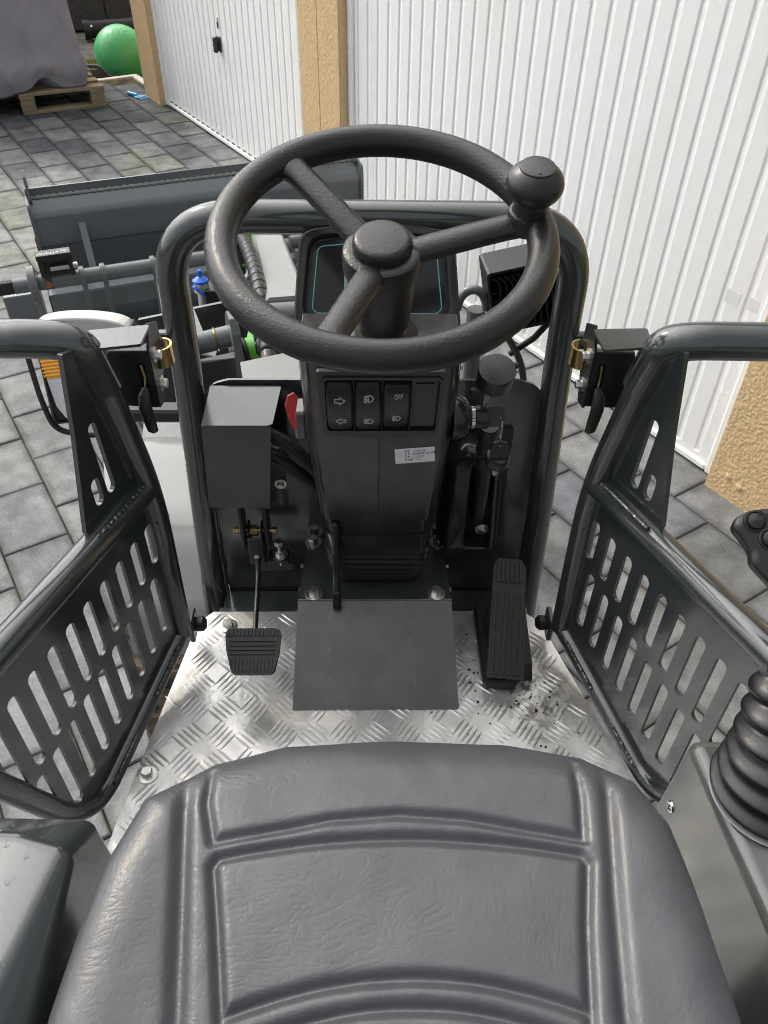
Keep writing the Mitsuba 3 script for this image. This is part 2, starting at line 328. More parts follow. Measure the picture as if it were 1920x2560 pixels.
pier(3.768, 3.978); pier(3.981, 4.185); pier(6.590, 6.925); pier(.62, 1.205, .0026, .7); pier(.02, .617)
put('garage__lintel', wall(cbox((.02, -2.50, 2.423), (6.925, -2.138, 2.75), .01)), 'm_stucco')
put('garage__roof_slab', wall(cbox((-.1, -8, 2.753), (7.05, -2.05, 2.86), .01)), 'm_concrete')
put('garage__side_wall', wall(cbox((6.60, -8, -.02), (6.92, -2.503, 2.42), .01)), 'm_stucco')
put('garage__rear_wall', wall(cbox((.02, -8.2, -.02), (6.92, -8.003, 2.42), .01)), 'm_stucco')
put('garage__end_wall', wall(cbox((.02, -8, -.02), (.3, -2.503, 2.42), .01)), 'm_stucco')
def garage_door(a0, a1, name, phase):
    D = 2.206; jw = .045
    for s0, s1 in ((a0, a0 + jw), (a1 - jw, a1)):
        put(name + '__jamb', wall(cbox((s0, -D - .05, .004), (s1, -D + .016, 2.42), .006)), 'm_white')
    put(name + '__bottom_rail', wall(cbox((a0 + jw + .001, -D - .05, .004), (a1 - jw - .001, -D + .014, .036), .008)), 'm_white')
    xs, ys = [a0 + jw + .002], [0.]
    x = a0 + jw + ((phase - a0 - jw) % .0877)
    while x < a1 - jw - .02:
        if x > a0 + jw + .02:
            for dx, dy in ((-.0160, 0), (-.0140, -.0012), (.0070, -.0062), (.0115, -.0010), (.0135, 0)): xs.append(x + dx); ys.append(dy)
        x += .0877
    xs.append(a1 - jw - .002); ys.append(0.)
    zs = [.038, .052, .060, 2.41]; sc = [0, 0, 1, 1]
    R = A([[(x_, -D + y_ * s_, z_) for x_, y_ in zip(xs, ys)] for z_, s_ in zip(zs, sc)])
    m, n = R.shape[:2]; F = []
    for i in range(m - 1):
        for j in range(n - 1):
            q = i * n + j; F += [[q, q + n, q + n + 1], [q, q + n + 1, q + 1]]
    put(name + '__ribbed_sheet', wall(trimesh.Trimesh(R.reshape(-1, 3), F, process=False)), 'm_white', False)
    put(name + '__backing', wall(cbox((a0 + .01, -D - .06, .01), (a1 - .01, -D - .055, 2.41), .001)), 'm_black', False)
d1 = hold('garage__door'); garage_door(4.187, 6.760 - .165, 'garage__door', 4.395)
d2 = hold('garage__door_001'); garage_door(1.2065, 3.766, 'garage__door_001', 1.578)
# drip gap with dark notches at the foot of the left door
nt = [wall(cbox((4.3 + i * .0877 - .022, -2.2065, .0368), (4.3 + i * .0877 + .022, -2.2005, .0425), .0008)) for i in range(26)]
k = put('garage__door__drain_notches', cat(*nt), 'm_black', False); tag(k, kind='stuff')
# handle of the left door
ho = A([5.40, -2.203, .63])
put('garage__door__handle', wall(cat(cbox(ho + [-.030, 0, -.045], ho + [.030, .010, .045], .008), cbox(ho + [-.016, .010, -.03], ho + [.016, .022, .02], .008),
    rbox(ho + [-.020, .018, -.048], ho + [.020, .040, .042], .010))), 'm_plastic')
put('garage__door__keyhole_slot', wall(cbox(ho + [-.012, -.001, .085], ho + [.0, .004, .125], .003)), 'm_black')
put('garage__door__keyhole_slot', wall(cbox(ho + [-.017, -.001, .128], ho + [-.005, .004, .150], .003)), 'm_zinc')
# strip of grey tape on the right door follows the sheet
for tp0, tp1 in (((1.343, .610), (1.396, .654)), ((1.272, .618), (1.312, .660))):
    put('garage__door_001__tape_patch', wall(cbox((tp0[0], -2.2058, tp0[1]), (tp1[0], -2.2050, tp1[1]), .0002)), 'm_tape', False)

# ---------------------------------------------------------------- pallet, cover, ball, toy fork, tub
PF = frame((-2.577, 6.452, 0), (.552, .264, 0), ez=(0, 0, 1))
def pallet(name, m, L=.612, Dp=.82):
    for i in range(5):
        q = i * (Dp - .1) / 4
        put(name + '__deck_board', xf(cbox((-.005 + .004 * (i % 2), q, .122), (L + .005 - .006 * (i % 3), q + .1, .144), .002), m), 'm_wood', False)
    for q in (0., (Dp - .1) / 2, Dp - .1):
        for p in (0, L - .1): put(name + '__block', xf(cbox((p, q + .002, .0225), (p + .1, q + .098, .0985), .002), m), 'm_wood', False)
    for p in (0, L - .1): put(name + '__stringer', xf(cbox((p - .002, -.002, .0995), (p + .102, Dp + .002, .1215), .002), m), 'm_wood', False)
    for q in (0., Dp - .1): put(name + '__bottom_board', xf(cbox((0, q, .0), (L, q + .1, .022), .002), m), 'm_wood', False)
k = hold('wooden_pallet'); tag(k, 'weathered wooden pallet under the grey draped cover', 'pallet'); pallet(k, PF)
k = hold('wooden_pallet_001'); tag(k, 'second wooden pallet cut off by the left picture edge', 'pallet'); pallet(k, frame((-3.30, 6.13, 0), (.552, .264, 0), ez=(0, 0, 1)), .585)
def cover():
    m, n = 90, 220; R = []
    base = Polygon([(-.42, .03), (-.1, -.02), (.28, .015), (.50, .05), (.515, .40), (.49, .76), (-.45, .78), (-.5, .4)]).buffer(.03, quad_segs=6)
    ring = base.exterior; s = np.arange(n) / n
    c = A([ring.interpolate(t, normalized=True).coords[0] for t in s]); ctr = A([.03, .40])
    for i in range(m):
        t = i / (m - 1)
        z = .150 + 1.25 * t ** 1.02
        sc = 1. - .13 * t + .035 * math.exp(-((t - .10) / .07) ** 2) - .045 * math.exp(-(t / .05) ** 2)
        q = ctr + (c - ctr) * sc
        ang = np.arctan2(c[:, 1] - ctr[1], c[:, 0] - ctr[0])
        nz = meshkit.fbm(np.stack([np.cos(ang) * 2.0 + 5 + t * 1.3, np.sin(ang) * 2.0 + 5, 0 * ang + t * 2.2], 1), 2) - .5
        fold = (1 - np.abs(np.sin(ang * 5 + 1.6 * t + 4 * nz))) ** 2.2
        fold2 = (1 - np.abs(np.sin(ang * 5 - 9 * t + 6 * nz + 1))) ** 5
        wob = .05 * nz + .034 * fold * (.3 + .7 * t) + .012 * fold2 * (1 - t) - .015
        nrm = (c - ctr) / np.linalg.norm(c - ctr, axis=1, keepdims=True)
        q = q + nrm * wob[:, None]
        low = np.clip(1 - t * 4.5, 0, 1)
        hem = low * (.16 * (meshkit.fbm(np.stack([np.cos(ang) * 3 + 3, np.sin(ang) * 3, 0 * ang], 1), 2) - .45) - .13 * np.clip((-c[:, 0] - .16) * 4, 0, 1))
        hem += low * .07 * np.exp(-((c[:, 0] - .20) / .07) ** 2) * (c[:, 1] < .3)
        zz = z + hem
        R.append(np.column_stack([q, zz]))
    top = [A(R[-1]) * [0, 0, 1] + np.column_stack([ctr + (A(R[-1])[:, :2] - ctr) * s_, 0 * ang]) + [0, 0, .05 * (1 - s_)] for s_ in (.9, .6, .3, .05)]
    return rings_to_mesh(R + top)
def dr_abs(x): return np.abs(x)
k = put('garden_cover', xf(cover(), PF), 'm_cover', True)
tag(k, 'faded grey-violet fabric cover draped in folds over a pile on the pallet', 'cover')
bc = A([-2.19, 8.0, .083]); br = .232
ax = A([.62, -.45, .64]); ax /= np.linalg.norm(ax)
pf = []
for t in np.linspace(0, math.pi, 150):
    r_ = br - .0013 * (abs(math.sin(t * 17)) ** 14) * (math.sin(t) > .25)
    pf.append((r_ * math.sin(t), -r_ * math.cos(t)))
k = hold('exercise_ball'); tag(k, 'green ringed exercise ball on the lawn behind the tan pier', 'ball')
put('exercise_ball__shell', lathe(pf, 72, axis_frame(bc, bc + ax)), 'm_ball', True)
put('exercise_ball__plug', lathe([(.012, -.004), (.012, .001), (.006, .004)], 16, axis_frame(bc + ax * br, bc + ax * (br + .1))), 'm_ball')
FK = frame((-1.93, 7.03, .0), (.80, -.60, 0), ez=(0, 0, 1))
k = hold('toy_fork'); tag(k, 'small light blue hand fork lying on the paving near the pier', 'garden fork')
put('toy_fork__handle', xf(lathe([(.012, 0), (.016, .012), (.011, .03), (.015, .05), (.014, .085), (.010, .11)], 20), FK @ frame((0, 0, .017), (0, 0, 1), ez=(1, 0, 0))), 'm_toy')
put('toy_fork__head', xf(cat(cbox((.108, -.036, .004), (.13, .036, .014), .003)), FK), 'm_toy')
for y in (-.03, 0, .03):
    put('toy_fork__tine', xf(tube([(.125, y, .009), (.17, y, .012), (.215, y * 1.05, .004)], [.006, .0055, .003], 10), FK), 'm_toy')
k = hold('rubber_tub'); tag(k, 'dark grey plastic tub with arched handle behind the pallet', 'tub')
tc = A([-2.33, 7.72, -.15])
put('rubber_tub__bowl', xf(lathe([(.11, 0), (.12, .003), (.155, .13), (.165, .14), (.158, .142), (.148, .13), (.115, .012), (.02, .012)], 40), frame(tc, (1, 0, 0), ez=(0, 0, 1))), 'm_tub')
put('rubber_tub__handle', tube([tc + p for p in fillet([(-.13, -.09, .13), (-.11, -.09, .222), (.03, -.09, .222), (.13, -.09, .12)], .05)], .015, 14), 'm_tub')

# ================================================================ the loader
ML = hold('wheel_loader'); tag(ML, 'dark grey compact wheel loader seen from its black driver seat', 'wheel loader')
def W(name, mesh, mat, smooth=35, **kw): return put('wheel_loader__' + name, mesh, mat, smooth, **kw)
def G(name, label=None):
    k = hold('wheel_loader__' + name)
    if label: labels[k] = {'label': label}
    return k[len('wheel_loader__'):]
XC = .010

# ---- floor: tread plate
g = G('floor_plate')
fl = Polygon([(-.352, .48), (-.343, .553), (-.291, .882), (-.268, .908), (.268, .908), (.296, .882), (.373, .619), (.395, .48), (.40, -.1), (-.36, -.1)])
fsm = xf(prism(fl, .006), frame((0, 0, .744), (1, 0, 0), ez=(0, 0, 1)))
W(g + '__sheet', fsm, 'm_alu', False, uv=flat_uv(fsm))
def lens(L, w, h, n=9):
    t = np.linspace(0, 1, n); hw = w / 2 * np.sin(math.pi * t) ** .8 + 1e-4; x = (t - .5) * L
    V = np.vstack([np.column_stack([x, -hw, 0 * x]), np.column_stack([x, -hw * .25, h * np.sin(math.pi * t) ** .5]), np.column_stack([x, hw * .25, h * np.sin(math.pi * t) ** .5]), np.column_stack([x, hw, 0 * x])])
    F = []
    for r in range(3):
        for i in range(n - 1):
            a = r * n + i; F += [[a, a + 1, a + n + 1], [a, a + n + 1, a + n]]
    return trimesh.Trimesh(V, F, process=False)
LB = lens(.041, .0046, .0019); tread = []
inner = fl.buffer(-.012); p_ = .0465
for i in range(-10, 11):
    for j in range(0, 22):
        cx, cy = i * p_ + .01, -.08 + j * p_
        o = 1 if (i + j) % 2 else -1
        if cy < .25: continue
        for q in range(5):
            off = (q - 2) * .0083
            x_, y_ = cx + off * .72 * 1, cy - off * .72 * o
            if not inner.contains(Point(x_, y_)): continue
            tread.append(xf(LB, frame((x_, y_, .7498), (math.cos(.82 * o + .12), math.sin(.82 * o + .12), 0), ez=(0, 0, 1))))
trm = cat(*tread)
k = W(g + '__tread_bars', trm, 'm_alu', True, uv=flat_uv(trm)); tag(k, kind='stuff')
W(g + '__bolt', hexbolt((-.238, .876, .750), (0, 0, 1), .0085), 'm_zinc')
W(g + '__bolt', hexbolt((-.318, .60, .750), (0, 0, 1), .0085), 'm_zinc')
for s_ in (-1, 1):
    W('chassis_side_rail', cbox((s_ * .24 + XC - .02, -.9, .60), (s_ * .24 + XC + .02, .90, .738), .006), 'm_paint')
W('chassis', rbox((-.22, -1.0, .34), (.24, .95, .70), .02), 'm_paint')
crumbs = []
for i in range(110):
    x_, y_ = (rng.normal(.262, .022), rng.normal(.722, .028)) if i % 3 else (rng.normal(.172, .012), rng.normal(.80, .06))
    if i % 9 == 0: x_, y_ = rng.normal(.10, .09), rng.normal(.675, .03)
    if i % 11 == 0: x_, y_ = rng.normal(.30, .03), rng.normal(.66, .05)
    r_ = abs(rng.normal(.0, .0008)) + .0004
    if not fl.buffer(-.01).contains(Point(x_, y_)): continue
    s_ = trimesh.creation.icosphere(1, r_); s_.vertices *= rng.uniform(.6, 1.4, (len(s_.vertices), 1)); s_.vertices[:, 2] *= .7
    crumbs.append(s_.apply_translation((x_, y_, .7505 + r_ * .4)))
k = put('soil_crumbs', cat(*crumbs), 'm_soil'); tag(k, 'dark soil crumbs scattered over the metal floor around the right pedal', 'soil', kind='stuff')

# ---- front guard hoop and front panel
g = G('guard_hoop')
hp = fillet([(-.288, 1.0, .50), (-.281, 1.0, .80), (-.262, 1.0, 1.20), (-.262, 1.0, 1.404), (.277, 1.0, 1.404), (.277, 1.0, 1.20), (.296, 1.0, .80), (.302, 1.0, .50)], [.15, .15, .115, .115, .15, .15], 14)
W(g, tube(hp, .0213, 28), 'm_paint')
pan = Polygon([(-.258, .56), (-.25, 1.10), (-.247, 1.128), (-.232, 1.155), (-.205, 1.163), (.225, 1.163), (.253, 1.155), (.266, 1.128), (.272, 1.10), (.275, .56)])
pan = pan.buffer(-.028).buffer(.028, quad_segs=10)
W('front_panel', xf(prism(pan, .005), frame((0, 1.003, 0), (1, 0, 0), ez=(0, -1, 0))), 'm_paint', False)
for s_, x0 in ((-1, -.2505), (1, .2675)):
    W('front_panel_weld', tube([(x0 + s_ * .008 - s_ * .0008 * math.sin(t * 40), .992, 1.12 - t * .42) for t in np.linspace(0, 1, 40)], [.0032 + .0006 * math.sin(t * 70) for t in np.linspace(0, 1, 40)], 8), 'm_paint')
W('front_shelf', cbox((-.262, .935, .56), (.282, .996, .71), .004), 'm_paint')
W('front_cross_member', cbox((-.262, .912, .56), (.282, .933, .735), .003), 'm_paint')

# ---- pedestal and steering column
g = G('pedestal')
def quadplate(P, t):  # a plate through four corners, thickness t downwards/backwards
    P = A(P, float); n = np.cross(P[1] - P[0], P[3] - P[0]); n /= np.linalg.norm(n)
    return hull(np.vstack([P, P - n * t]))
pf0 = [(-.117, .707, .7515), (.141, .707, .7515), (.1345, .853, .8415), (-.1125, .853, .8415)]
W(g + '__front_plate', quadplate(pf0, .004), 'm_paint_dusty', 20)
W(g + '__top_plate', hull([(-.1125, .853, .8415), (.1345, .853, .8415), (.1285, .996, .8415), (-.1035, .996, .8415), (-.1125, .856, .8365), (.1345, .856, .8365), (.1285, .996, .8365), (-.1035, .996, .8365)]), 'm_paint', 20)
W(g + '__bend', tube([(-.1122, .8545, .8392), (.1342, .8545, .8392)], .0034, 12), 'm_paint')
for s_, x0, x1, x2 in ((-1, -.1125, -.117, -.1035), (1, .1345, .141, .1285)):
    W(g + '__side_plate', hull([(x0, .856, .836), (x1, .712, .7515), (x2, .995, .836), (x2, .995, .7515), (x0 - s_ * .004, .856, .836), (x1 - s_ * .004, .712, .7515), (x2 - s_ * .004, .995, .836), (x2 - s_ * .004, .995, .7515)]), 'm_paint', 20)
for x_, y_ in ((-.087, .866), (.110, .866), (-.094, .985), (.12, .985)):
    W(g + '__bolt', hexbolt((x_, y_, .8416), (0, 0, 1), .0088), 'm_zinc')
for y_ in (.90, .955):
    for s_, x_ in ((-1, -.1095), (1, .1330)):
        W(g + '__side_screw', hexbolt((x_, y_, .815), (s_, 0, 0), .0045, False), 'm_zinc')

g = G('steering_column'); CX = .0145
def section(z, y, hw, dep, ch=.018, ridge=.0035):
    # rear, sides, chamfers, front with a slight centre ridge; counter-clockwise from above
    return [(CX + hw, y + ch * 1.6, z), (CX + hw, y + dep, z), (CX - hw, y + dep, z), (CX - hw, y + ch * 1.6, z),
            (CX - hw + ch * .25, y + ch * .7, z), (CX - hw + ch * .6, y + .004, z), (CX - hw + ch, y + .0008, z), (CX - .004, y - ridge, z), (CX, y - ridge - .0003, z), (CX + .004, y - ridge, z), (CX + hw - ch, y + .0008, z), (CX + hw - ch * .6, y + .004, z), (CX + hw - ch * .25, y + ch * .7, z)]
up_ = [section(1.335, .787, .090, .09), section(1.333, .779, .094, .10), section(1.328, .775, .0955, .105), section(1.19, .815, .0960, .115), section(1.10, .835, .0925, .12), section(1.016, .8525, .0870, .12)]
W(g + '__shell', rings_to_mesh(up_), 'm_plastic', 28)
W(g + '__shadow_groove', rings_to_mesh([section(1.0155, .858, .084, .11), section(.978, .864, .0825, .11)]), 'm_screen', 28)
W(g + '__lower_shell', rings_to_mesh([section(.9775, .8605, .0845, .12), section(.932, .868, .0805, .12), section(.928, .871, .079, .115)]), 'm_plastic', 28)
bel = []
for i, z in enumerate(np.linspace(.9278, .843, 25)):
    e = (0, .0012, .0022, .0012)[i % 4]; t = (.9278 - z) / .085; t2 = t ** 2
    q = rrect(CX - .0805 + .013 * t2 - e, .8715 + .022 * t2 - e, CX + .0805 - .013 * t2 + e, .982, .026, 5)
    bel.append([(x_, y_, z) for x_, y_ in list(q.exterior.coords)[:-1][::-1]])
W(g + '__boot', rings_to_mesh(bel), 'm_boot', 40)
def face_y(z): return np.interp(z, [1.016, 1.10, 1.19, 1.328], [.8525, .835, .815, .775]) - .0035
seam = tube([(CX, face_y(z) + .0002, z) for z in np.linspace(1.018, 1.205, 12)], .00085, 6)
W(g + '__seam', cat(seam, tube([(CX, .8568, .9765), (CX, .8645, .933)], .00085, 6)), 'm_black')
W(g + '__lever_slot', cbox((-.0545, .8475, .928), (-.0435, .866, 1.012), .003), 'm_black')
W(g + '__tilt_lever', cat(tube(fillet([(-.049, .86, .965), (-.049, .846, .935), (-.049, .838, .915), (-.049, .836, .872)], .02), .0055, 12), cbox((-.0555, .829, .842), (-.0425, .839, .885), .003)), 'm_powder')

# switch panel: a frame of its own on the column face
sp0, sp1 = A([CX + .001, face_y(1.302) - .0005, 1.302]), A([CX + .001, face_y(1.212) - .0005, 1.212])
eu = A([1., 0, 0]); ev = (sp0 - sp1); ev /= np.linalg.norm(ev); en_ = np.cross(eu, ev)
SPF = np.eye(4); SPF[:3, 0], SPF[:3, 1], SPF[:3, 2], SPF[:3, 3] = eu, ev * 1.22, en_, (sp0 + sp1) / 2 + ev * .0085
SW, SH = .149, .0985
outer = Polygon([(-SW / 2, SH / 2), (-SW / 2 + .004, -SH / 2 + .003), (0, -SH / 2 - .004), (SW / 2 - .004, -SH / 2 + .003), (SW / 2, SH / 2)]).buffer(-.003).buffer(.003)
well = rrect(-.0655, -.0375, .0675, .0395, .004)
W(g + '__switch_bezel', xf(prism(outer.difference(well), .0055), SPF), 'm_plastic_matt', 30)
rim_ = rrect(-.0685, -.0405, .0705, .0425, .006).difference(well)
W(g + '__switch_rim', xf(prism(rim_, .0075), SPF), 'm_plastic_matt', 30)
W(g + '__switch_well', xf(prism(well.buffer(-.0003), .0012), SPF), 'm_black', False)
def rocker(cx, tilt):
    R = []
    n = 13
    for i in range(n):
        t = i / (n - 1) * 2 - 1; y = t * .0345
        w_ = .0152 * (1 - .10 * t ** 4) ; zz = .0125 - .0045 * (1 - t * t) * .0 - .006 * t * t + tilt * t * .0035 + .0015
        if abs(t) > .93: w_ *= .93; zz -= .0015
        R.append([(cx - w_, y, .0012), (cx - w_, y, zz - .0022), (cx - w_ * .86, y, zz - .0002), (cx, y, zz + .0004), (cx + w_ * .86, y, zz - .0002), (cx + w_, y, zz - .0022), (cx + w_, y, .0012)])
    return rings_to_mesh(R)
SWX = [-.0488, -.0155, .0182]
for cx, tl in zip(SWX, (-.25, -.25, .8)): W(g + '__rocker_switch', xf(rocker(cx, tl), SPF), 'm_plastic_matt', 30)
W(g + '__blank_switch', xf(cat(prism(rrect(.0363, -.0355, .0655, .0375, .002), .003), prism(rrect(.0400, -.0310, .0618, .0315, .0012), .0046)), SPF), 'm_plastic_matt', 25)
for cx in (-.0321, .0014, .0352): W(g + '__divider', xf(cbox((cx - .0005, -.0402, .0010), (cx + .0005, .0422, .0078), .0002), SPF), 'm_black', 25)
def stroke(pts, w=.00055, z=.0132, t=.0006):
    return prism(LineString(pts).buffer(w, cap_style=2, join_style=2), t).apply_translation((0, 0, z))
def zt(y, tl):
    t = y / .0345; return .0125 - .006 * t * t + tl * t * .0035 + .0015 + .00015
def sym(cx, cy, kind, tl):
    z = zt(cy, tl); s = 1.
    if kind in ('R', 'L'):
        q = A([(-6, -2.2), (0, -2.2), (0, -5), (6, 0), (0, 5), (0, 2.2), (-6, 2.2), (-6, -2.2)]) * .00098
        if kind == 'L': q[:, 0] *= -1
        lines = [q]
    else:
        q = [(-.5, -4), (1.5, -4.1), (4.2, -2.6), (5.6, 0), (4.2, 2.6), (1.5, 4.1), (-.5, 4), (-.5, -4)]
        lines = [A(q) * .00098]
        for i, y in enumerate((-3.6, -1.8, 0, 1.8, 3.6)):
            if kind == 'low': a, b = (-5.6, y - 1.4), (-1.3, y)
            elif kind == 'high': a, b = (-5.6, y), (-1.3, y)
            else: a, b = (-5.8 + abs(y) * .35, y * 1.5), (-1.6, y * .75)
            lines.append(A([a, b]) * .00098)
        if kind == 'fog': lines[0] = A([(-.2, -4.4), (1.0, -4.3), (3.6, -2.8), (4.8, 0), (3.6, 2.8), (1.0, 4.3), (-.2, 4.4), (-.2, -4.4)]) * .00098
    # the symbol lies on the sloping half of the rocker
    h = .001; slope = (zt(cy + h, tl) - zt(cy - h, tl)) / (2 * h); r_ = math.atan(slope)
    m = np.eye(4); m[:3, 3] = (cx, cy, z); m = m @ trimesh.transformations.rotation_matrix(r_, (1, 0, 0))
    return xf(cat(*[stroke(l, .00042, -.0001, .0007) for l in lines]), SPF @ m)
for cx, cy, kd, tl in ((SWX[0] + .0005, .0145, 'R', -.25), (SWX[0] + .001, -.0155, 'L', -.25), (SWX[1] + .001, .0175, 'low', -.25), (SWX[1] + .001, -.0155, 'high', -.25), (SWX[2] + .0006, -.0115, 'fog', .8)):
    W(g + '__switch_symbol', sym(cx, cy, kd, tl), 'm_mark', False)
off = meshkit.text_mesh('OFF', .0062, .0006); off.vertices[:, 0] -= off.vertices[:, 0].mean(); off.vertices[:, 0] *= .62
W(g + '__switch_lettering', xf(off, SPF @ frame((SWX[2], .0185, zt(.0185, .8) + .0001), (1, 0, 0), ez=(0, .16, 1))), 'm_mark', False)
# sticker with printed lines
st0 = A([.0365, face_y(1.146) + .0030, 1.1455]); stx = A([.0885, face_y(1.150) + .0050, 1.1495]) - st0; stl = np.linalg.norm(stx)
STF = frame(st0 + A([0, -.0018, 0]), stx, ez=np.cross(stx, A([-.001, face_y(1.170) - face_y(1.146), .0235])))
STF[:3, 1] *= 1.22
W(g + '__sticker', xf(prism(rrect(0, 0, stl, .0245, .0012), .0004), STF), 'm_sticker', False)
CJK = {  # strokes on a 10 x 10 grid, y up
 '车': [[(2, 8), (8, 8)], [(4, 10), (2.5, 5), (8, 5)], [(1, 3), (9, 3)], [(5.5, 7), (5.5, 0)]],
 '型': [[(1, 9), (6, 9)], [(1, 7), (6, 7)], [(2.5, 9), (2, 4.5)], [(4.5, 9), (4.5, 4.5)], [(7.2, 9), (7.2, 6)], [(9, 10), (9, 4.5)], [(2, 3), (8, 3)], [(5, 4.5), (5, .5)], [(.5, .5), (9.5, .5)]],
 '号': [[(3, 10), (7, 10), (7, 7.5), (3, 7.5), (3, 10)], [(1, 5.8), (9, 5.8)], [(4, 5.8), (3.4, 3.6), (8, 3.6), (7, .5), (5, 1)]],
 '新': [[(2.5, 10), (2.5, 9)], [(.5, 8.6), (5, 8.6)], [(.5, 6.3), (5, 6.3)], [(.5, 4.3), (5, 4.3)], [(2.8, 6.3), (2.8, 0)], [(1.8, 3), (.6, 1)], [(9, 9.5), (6.3, 8.4), (6.3, 4), (5.4, .3)], [(6.3, 6), (9.6, 6)], [(8, 6), (8, 0)]],
 '系': [[(8, 10), (2, 9)], [(5, 9), (2.4, 7), (6.5, 6.6), (2, 4), (8, 4.3)], [(7, 6), (8.6, 4)], [(5, 4), (5, 0)], [(3, 3), (1, 1)], [(7, 3), (9, 1)]],
 '统': [[(2.5, 10), (.6, 6.8), (3, 6.8), (.6, 3.8), (3.4, 4.4)], [(.4, 1), (3.5, 2.2)], [(6.6, 10), (6.6, 8.5)], [(4.2, 8.2), (9.6, 8.2)], [(6.4, 8), (5, 5.4), (9, 5.6)], [(6, 5), (5.6, 2.5), (4, .4)], [(7.6, 5), (7.6, .6), (9.6, .8), (9.6, 2)]],
 '带': [[(.6, 8.6), (9.4, 8.6)], [(2.6, 10), (2.6, 7.2)], [(5, 10), (5, 7.2)], [(7.4, 10), (7.4, 7.2)], [(.8, 4.4), (.8, 6.2), (9.2, 6.2), (9.2, 4.6)], [(2.4, 1), (2.4, 4.4), (7.6, 4.4), (7.6, 1)], [(5, 6), (5, 0)]],
 '铅': [[(2.4, 10), (.4, 7)], [(1.4, 8), (4, 8)], [(1, 6), (4, 6)], [(.4, 4), (4, 4)], [(2.4, 8), (2.4, .8), (4, 1.6)], [(6.2, 9.6), (6, 7), (4.8, 5.6)], [(6.2, 9.4), (8.4, 9.4), (8.6, 6), (9.8, 6)], [(5.6, 4.4), (9, 4.4), (9, .6), (5.6, .6), (5.6, 4.4)]],
 '酸': [[(.4, 9.4), (4.8, 9.4)], [(.8, 7.2), (4.4, 7.2), (4.4, .4), (.8, .4), (.8, 7.2)], [(2, 9.4), (2, 5)], [(3.2, 9.4), (3.2, 5)], [(.8, 2.8), (4.4, 2.8)], [(7, 10), (6, 7.6), (9, 7.8)], [(6.6, 6.6), (5.6, 5)], [(8.2, 6.6), (9.6, 5.2)], [(7, 5.2), (5.4, 2)], [(6.4, 4), (8.6, 4), (5.4, .2)], [(6.6, 2.6), (9.6, .2)]],
 '订': [[(1.6, 9.8), (2.4, 8.6)], [(.6, 6.6), (2.4, 6.6), (2.4, 1), (3.8, 2.2)], [(4.2, 8.8), (9.6, 8.8)], [(7, 8.8), (7, .4), (5.6, 1)]],
 '单': [[(3, 10), (3.8, 8.8)], [(7, 10), (6.2, 8.8)], [(2, 8.4), (8, 8.4), (8, 4.2), (2, 4.2), (2, 8.4)], [(2, 6.3), (8, 6.3)], [(.5, 2.4), (9.5, 2.4)], [(5, 8.4), (5, 0)]],
 '供': [[(2.6, 10), (.4, 5.6)], [(1.8, 7.4), (1.8, 0)], [(3.6, 7.4), (9.4, 7.4)], [(5.2, 9.8), (5.2, 3.6)], [(7.8, 9.8), (7.8, 3.6)], [(3.2, 3.6), (9.8, 3.6)], [(5.2, 2.4), (3.8, .2)], [(7.4, 2.4), (9.2, .2)]],
 '应': [[(5, 10), (5.4, 8.8)], [(1.4, 0.2), (2, 8.6), (9.4, 8.6)], [(3.6, 5.6), (4.6, 2.6)], [(5.6, 6.4), (6.2, 3)], [(9, 6.4), (7.4, 1)], [(3, .8), (9.8, .8)]],
 '商': [[(5, 10), (5, 8.8)], [(.8, 8.6), (9.2, 8.6)], [(3.4, 8.2), (4, 7)], [(6.6, 8.2), (6, 7)], [(1.2, 0), (1.2, 6.8), (8.8, 6.8), (8.8, 0)], [(4, 6), (2.6, 4.4)], [(6, 6), (7.4, 4.4)], [(3.2, 3.6), (6.8, 3.6), (6.8, 1.2), (3.2, 1.2), (3.2, 3.6)]],
 ':': [[(2, 2), (2, 2.9)], [(2, 6), (2, 6.9)]]}
def line_of(text, x, y, h):
    out = []
    for ch in text:
        if ch in CJK:
            out += [prism(LineString(A(s) * h / 10 + A([x, y])).buffer(h * .055, quad_segs=1), .0003) for s in CJK[ch]]; x += h * (1.25 if ch != ':' else .7)
        elif ch == ' ': x += h * .5
        else:
            t_ = meshkit.text_mesh(ch, h * .92, .0003); w_ = t_.vertices[:, 0].max(); out.append(t_.apply_translation((x, y, 0))); x += w_ + h * .08
    return out
ink = line_of('车型: KM800E', .0125, .0186, .0031) + line_of('型号: 新系统带DC 铅酸', .0125, .0138, .0031) + line_of('订单: 250318', .0125, .0090, .0031) + line_of('供应商: MP', .0125, .0042, .0031)
W(g + '__sticker_print', xf(cat(*ink).apply_translation((0, 0, .00035)), STF), 'm_ink', False)
W(g + '__red_tag', xf(prism(Polygon([(0, 0), (.003, -.02), (.008, -.036), (.0115, -.038), (.0125, -.03), (.012, -.015), (.018, .008), (.013, .016), (.005, .013)]), .0022), frame((-.1075, .855, 1.216), (1, .35, 0), ez=(-.3, -.9, .1))), 'm_red', 25)
W(g + '__side_block', cbox((-.0985, .868, 1.15), (-.083, .905, 1.195), .003), 'm_paint_mid')

